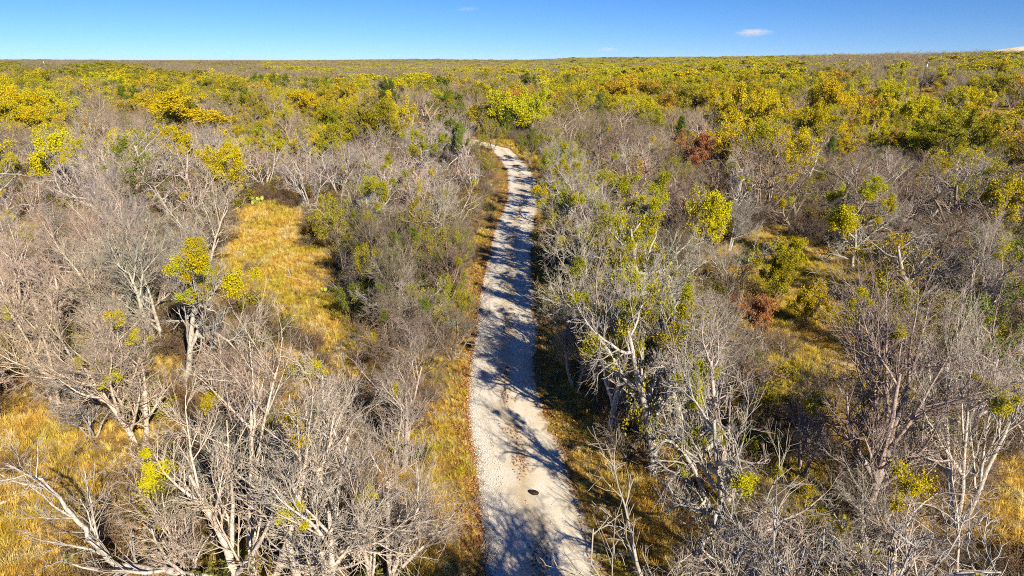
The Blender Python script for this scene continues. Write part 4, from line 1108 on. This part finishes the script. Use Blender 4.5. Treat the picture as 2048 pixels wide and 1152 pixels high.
# clouds: small wisps, real puffs of vapour far off
def cloud(px, py, dist, wpx, hpx, dens, label, seed=0):
    u = (px - 1024) / FPX; v = (py - 576) / FPX
    d = np.array([u, CP - v * SP, -SP - v * CP]); p = np.array([0, 0, EYE]) + d * dist
    W_, H_ = wpx * dist / FPX / 2, hpx * dist / FPX / 2
    m, t, out = new_mat('vapour')
    tc = t.nodes.new('ShaderNodeTexCoord')
    ln = t.nodes.new('ShaderNodeVectorMath'); ln.operation = 'LENGTH'; t.links.new(tc.outputs['Object'], ln.inputs[0])
    f = noise(t, 2.2, 5, .65, tc.outputs['Object'])
    fall = math_n(t, 'SUBTRACT', 1.0, ln.outputs['Value'], True)
    dn = math_n(t, 'MULTIPLY', math_n(t, 'SUBTRACT', math_n(t, 'ADD', math_n(t, 'MULTIPLY', f, 1.1), math_n(t, 'MULTIPLY', fall, .8)), .80, True), dens)
    pv = t.nodes.new('ShaderNodeVolumePrincipled'); pv.inputs['Color'].default_value = (1, 1, 1, 1); pv.inputs['Anisotropy'].default_value = 0.0
    t.links.new(dn, pv.inputs['Density']); t.links.new(pv.outputs[0], out.inputs['Volume'])
    k, rr = 16, 9; V = []; Q = []
    for i in range(rr):
        a1 = (i + .02) / (rr - 1 + .04) * math.pi
        for j in range(k): V.append([math.sin(a1) * math.cos(j / k * 6.2832), math.sin(a1) * math.sin(j / k * 6.2832), math.cos(a1)])
    for i in range(rr - 1):
        for j in range(k): Q.append((i * k + j, (i + 1) * k + j, (i + 1) * k + (j + 1) % k, i * k + (j + 1) % k))
    me = mesh_np('cloud', np.array(V), [np.array(Q), np.array([list(range(k)), [(rr - 1) * k + j for j in range(k)][::-1]])], m)
    o = bpy.data.objects.new('cloud', me); o.location = p; o.scale = (W_, W_ * .6, H_); link(o); tag(o, label, 'cloud', 'small wisps of cloud')
    return o
cloud(1505, 65, 6000, 110, 26, .016, 'brightest small white cloud wisp above the right woods')
cloud(1215, 99, 7000, 70, 16, .008, 'faint low cloud wisp right of the road near the horizon')
cloud(765, 92, 7000, 50, 14, .004, 'very faint cloud wisp left of the road')
cloud(935, 18, 6000, 80, 16, .004, 'very faint cloud streak near the top edge')

# haze: thin even air round the whole place
hm, t, out = new_mat('thin_air')
pv = t.nodes.new('ShaderNodeVolumePrincipled'); pv.inputs['Color'].default_value = (.80, .90, 1, 1); pv.inputs['Density'].default_value = .00004
t.links.new(pv.outputs[0], out.inputs['Volume'])
hxm, hy0, hy1, hz0, hz1 = float(gx.max()) + 60, float(gy.min()) - 60, float(gy.max()) + 60, float(GZ.min()) - 1.5, float(GZ.max()) + 24
V = np.array([(x_, y_, z_) for z_ in (hz0, hz1) for x_, y_ in ((-hxm, hy0), (hxm, hy0), (hxm, hy1), (-hxm, hy1))])
tag(link(bpy.data.objects.new('haze', mesh_np('haze', V, [np.array([[0, 3, 2, 1], [4, 5, 6, 7], [0, 1, 5, 4], [1, 2, 6, 5], [2, 3, 7, 6], [3, 0, 4, 7]])], hm, False))), 'thin clear haze in the air', 'haze', kind='stuff')

# ------------------------------------------------------------------ labels of the trees
ORD = ['nearest', 'second', 'third', 'fourth', 'fifth', 'sixth', 'seventh', 'eighth', 'ninth', 'tenth', 'eleventh', 'twelfth', 'thirteenth', 'fourteenth', 'fifteenth', 'sixteenth', 'seventeenth', 'eighteenth', 'nineteenth', 'twentieth']
bands = [(0, 18, 'at the bottom edge'), (18, 22, 'a row above the bottom edge'), (22, 27, 'two rows above the bottom edge'), (27, 33, "below the left clearing's foot"), (33, 40, "level with the left clearing's foot"),
         (40, 48, "level with the left clearing's middle"), (48, 56, "level with the left clearing's head"), (56, 64, 'just beyond the left clearing'), (64, 72, 'midway from clearing to bend'),
         (72, 82, 'shortly before the bend'), (82, 90, 'right before the bend'), (90, 98, 'level with the bend'), (98, 108, 'just past the bend'), (108, 120, 'a row past the bend'), (120, 999, 'well past the bend')]
groups = {}
for t in TREES:
    if t['label'] is None and t['name'] == 'bare_tree':
        dd, sg = road_dist(t['x'], t['y']); b = next(i for i, q in enumerate(bands) if q[0] <= t['y'] < q[1])
        groups.setdefault((b, sg[0] > 0), []).append((dd[0], t))
for (b, right), L_ in groups.items():
    L_.sort(key=lambda q: q[0])
    for i, (dd, t) in enumerate(L_):
        side = 'right' if right else 'left'
        size = 'low' if t['H'] < 4.6 else 'tall' if t['H'] > 6.6 else 'mid-height'
        if i < len(ORD): t['label'] = '%s bare tree, %s from the road, %s side, %s' % (size, ORD[i], side, bands[b][2])
        else: t['label'] = 'bare grey tree far %s of the road, %s' % (side, bands[b][2])
for t in TREES:
    if t['label'] is None:
        px, py = t['px']; side = 'right' if px > 1024 else 'left'
        c = 'dark green conical juniper' if t['colr'] == 'juniper' else COLWORD[t['colr']] + (' leafy shrub' if t['name'] == 'leafy_shrub' else ' thin-leaved tree' if t.get('thin') else ' tree')
        t['side'] = side; t['c'] = c
sub = {}
for t in TREES:
    if t['label'] is None:
        z = next(w_ for lim_, w_ in ((60, 'near the clearing'), (90, 'short of the bend'), (115, 'level with the bend'), (135, 'just beyond the bend'), (160, 'well beyond the bend'), (190, 'deep in the woods'), (225, 'far back in the woods'), (280, 'at the back of the woods'), (9e9, 'below the horizon')) if t['d'] < lim_)
        sub.setdefault((t['c'], t['side'], z), []).append(t)
for (c, side, z), L_ in sub.items():
    L_.sort(key=lambda t: t['px'][0])
    for i, t in enumerate(L_):
        if len(L_) == 1: t['label'] = '%s %s, %s of the road' % (c, z, side)
        else: t['label'] = '%s %s, %s of the road, %s such' % (c, z, side, 'leftmost' if i == 0 else 'rightmost' if i == len(L_) - 1 else ORD[min(i, len(ORD) - 1)] + ' from left')
GRP = {'bare_tree': 'bare trees of the woodland', 'leafy_tree': 'leafy trees in autumn colour', 'leafy_shrub': 'leafy shrubs', 'juniper_tree': 'junipers'}
CAT = {'bare_tree': 'tree', 'leafy_tree': 'tree', 'leafy_shrub': 'shrub', 'juniper_tree': 'juniper'}
for t in TREES: tag(t['root'], t['label'], CAT[t['name']], GRP[t['name']])
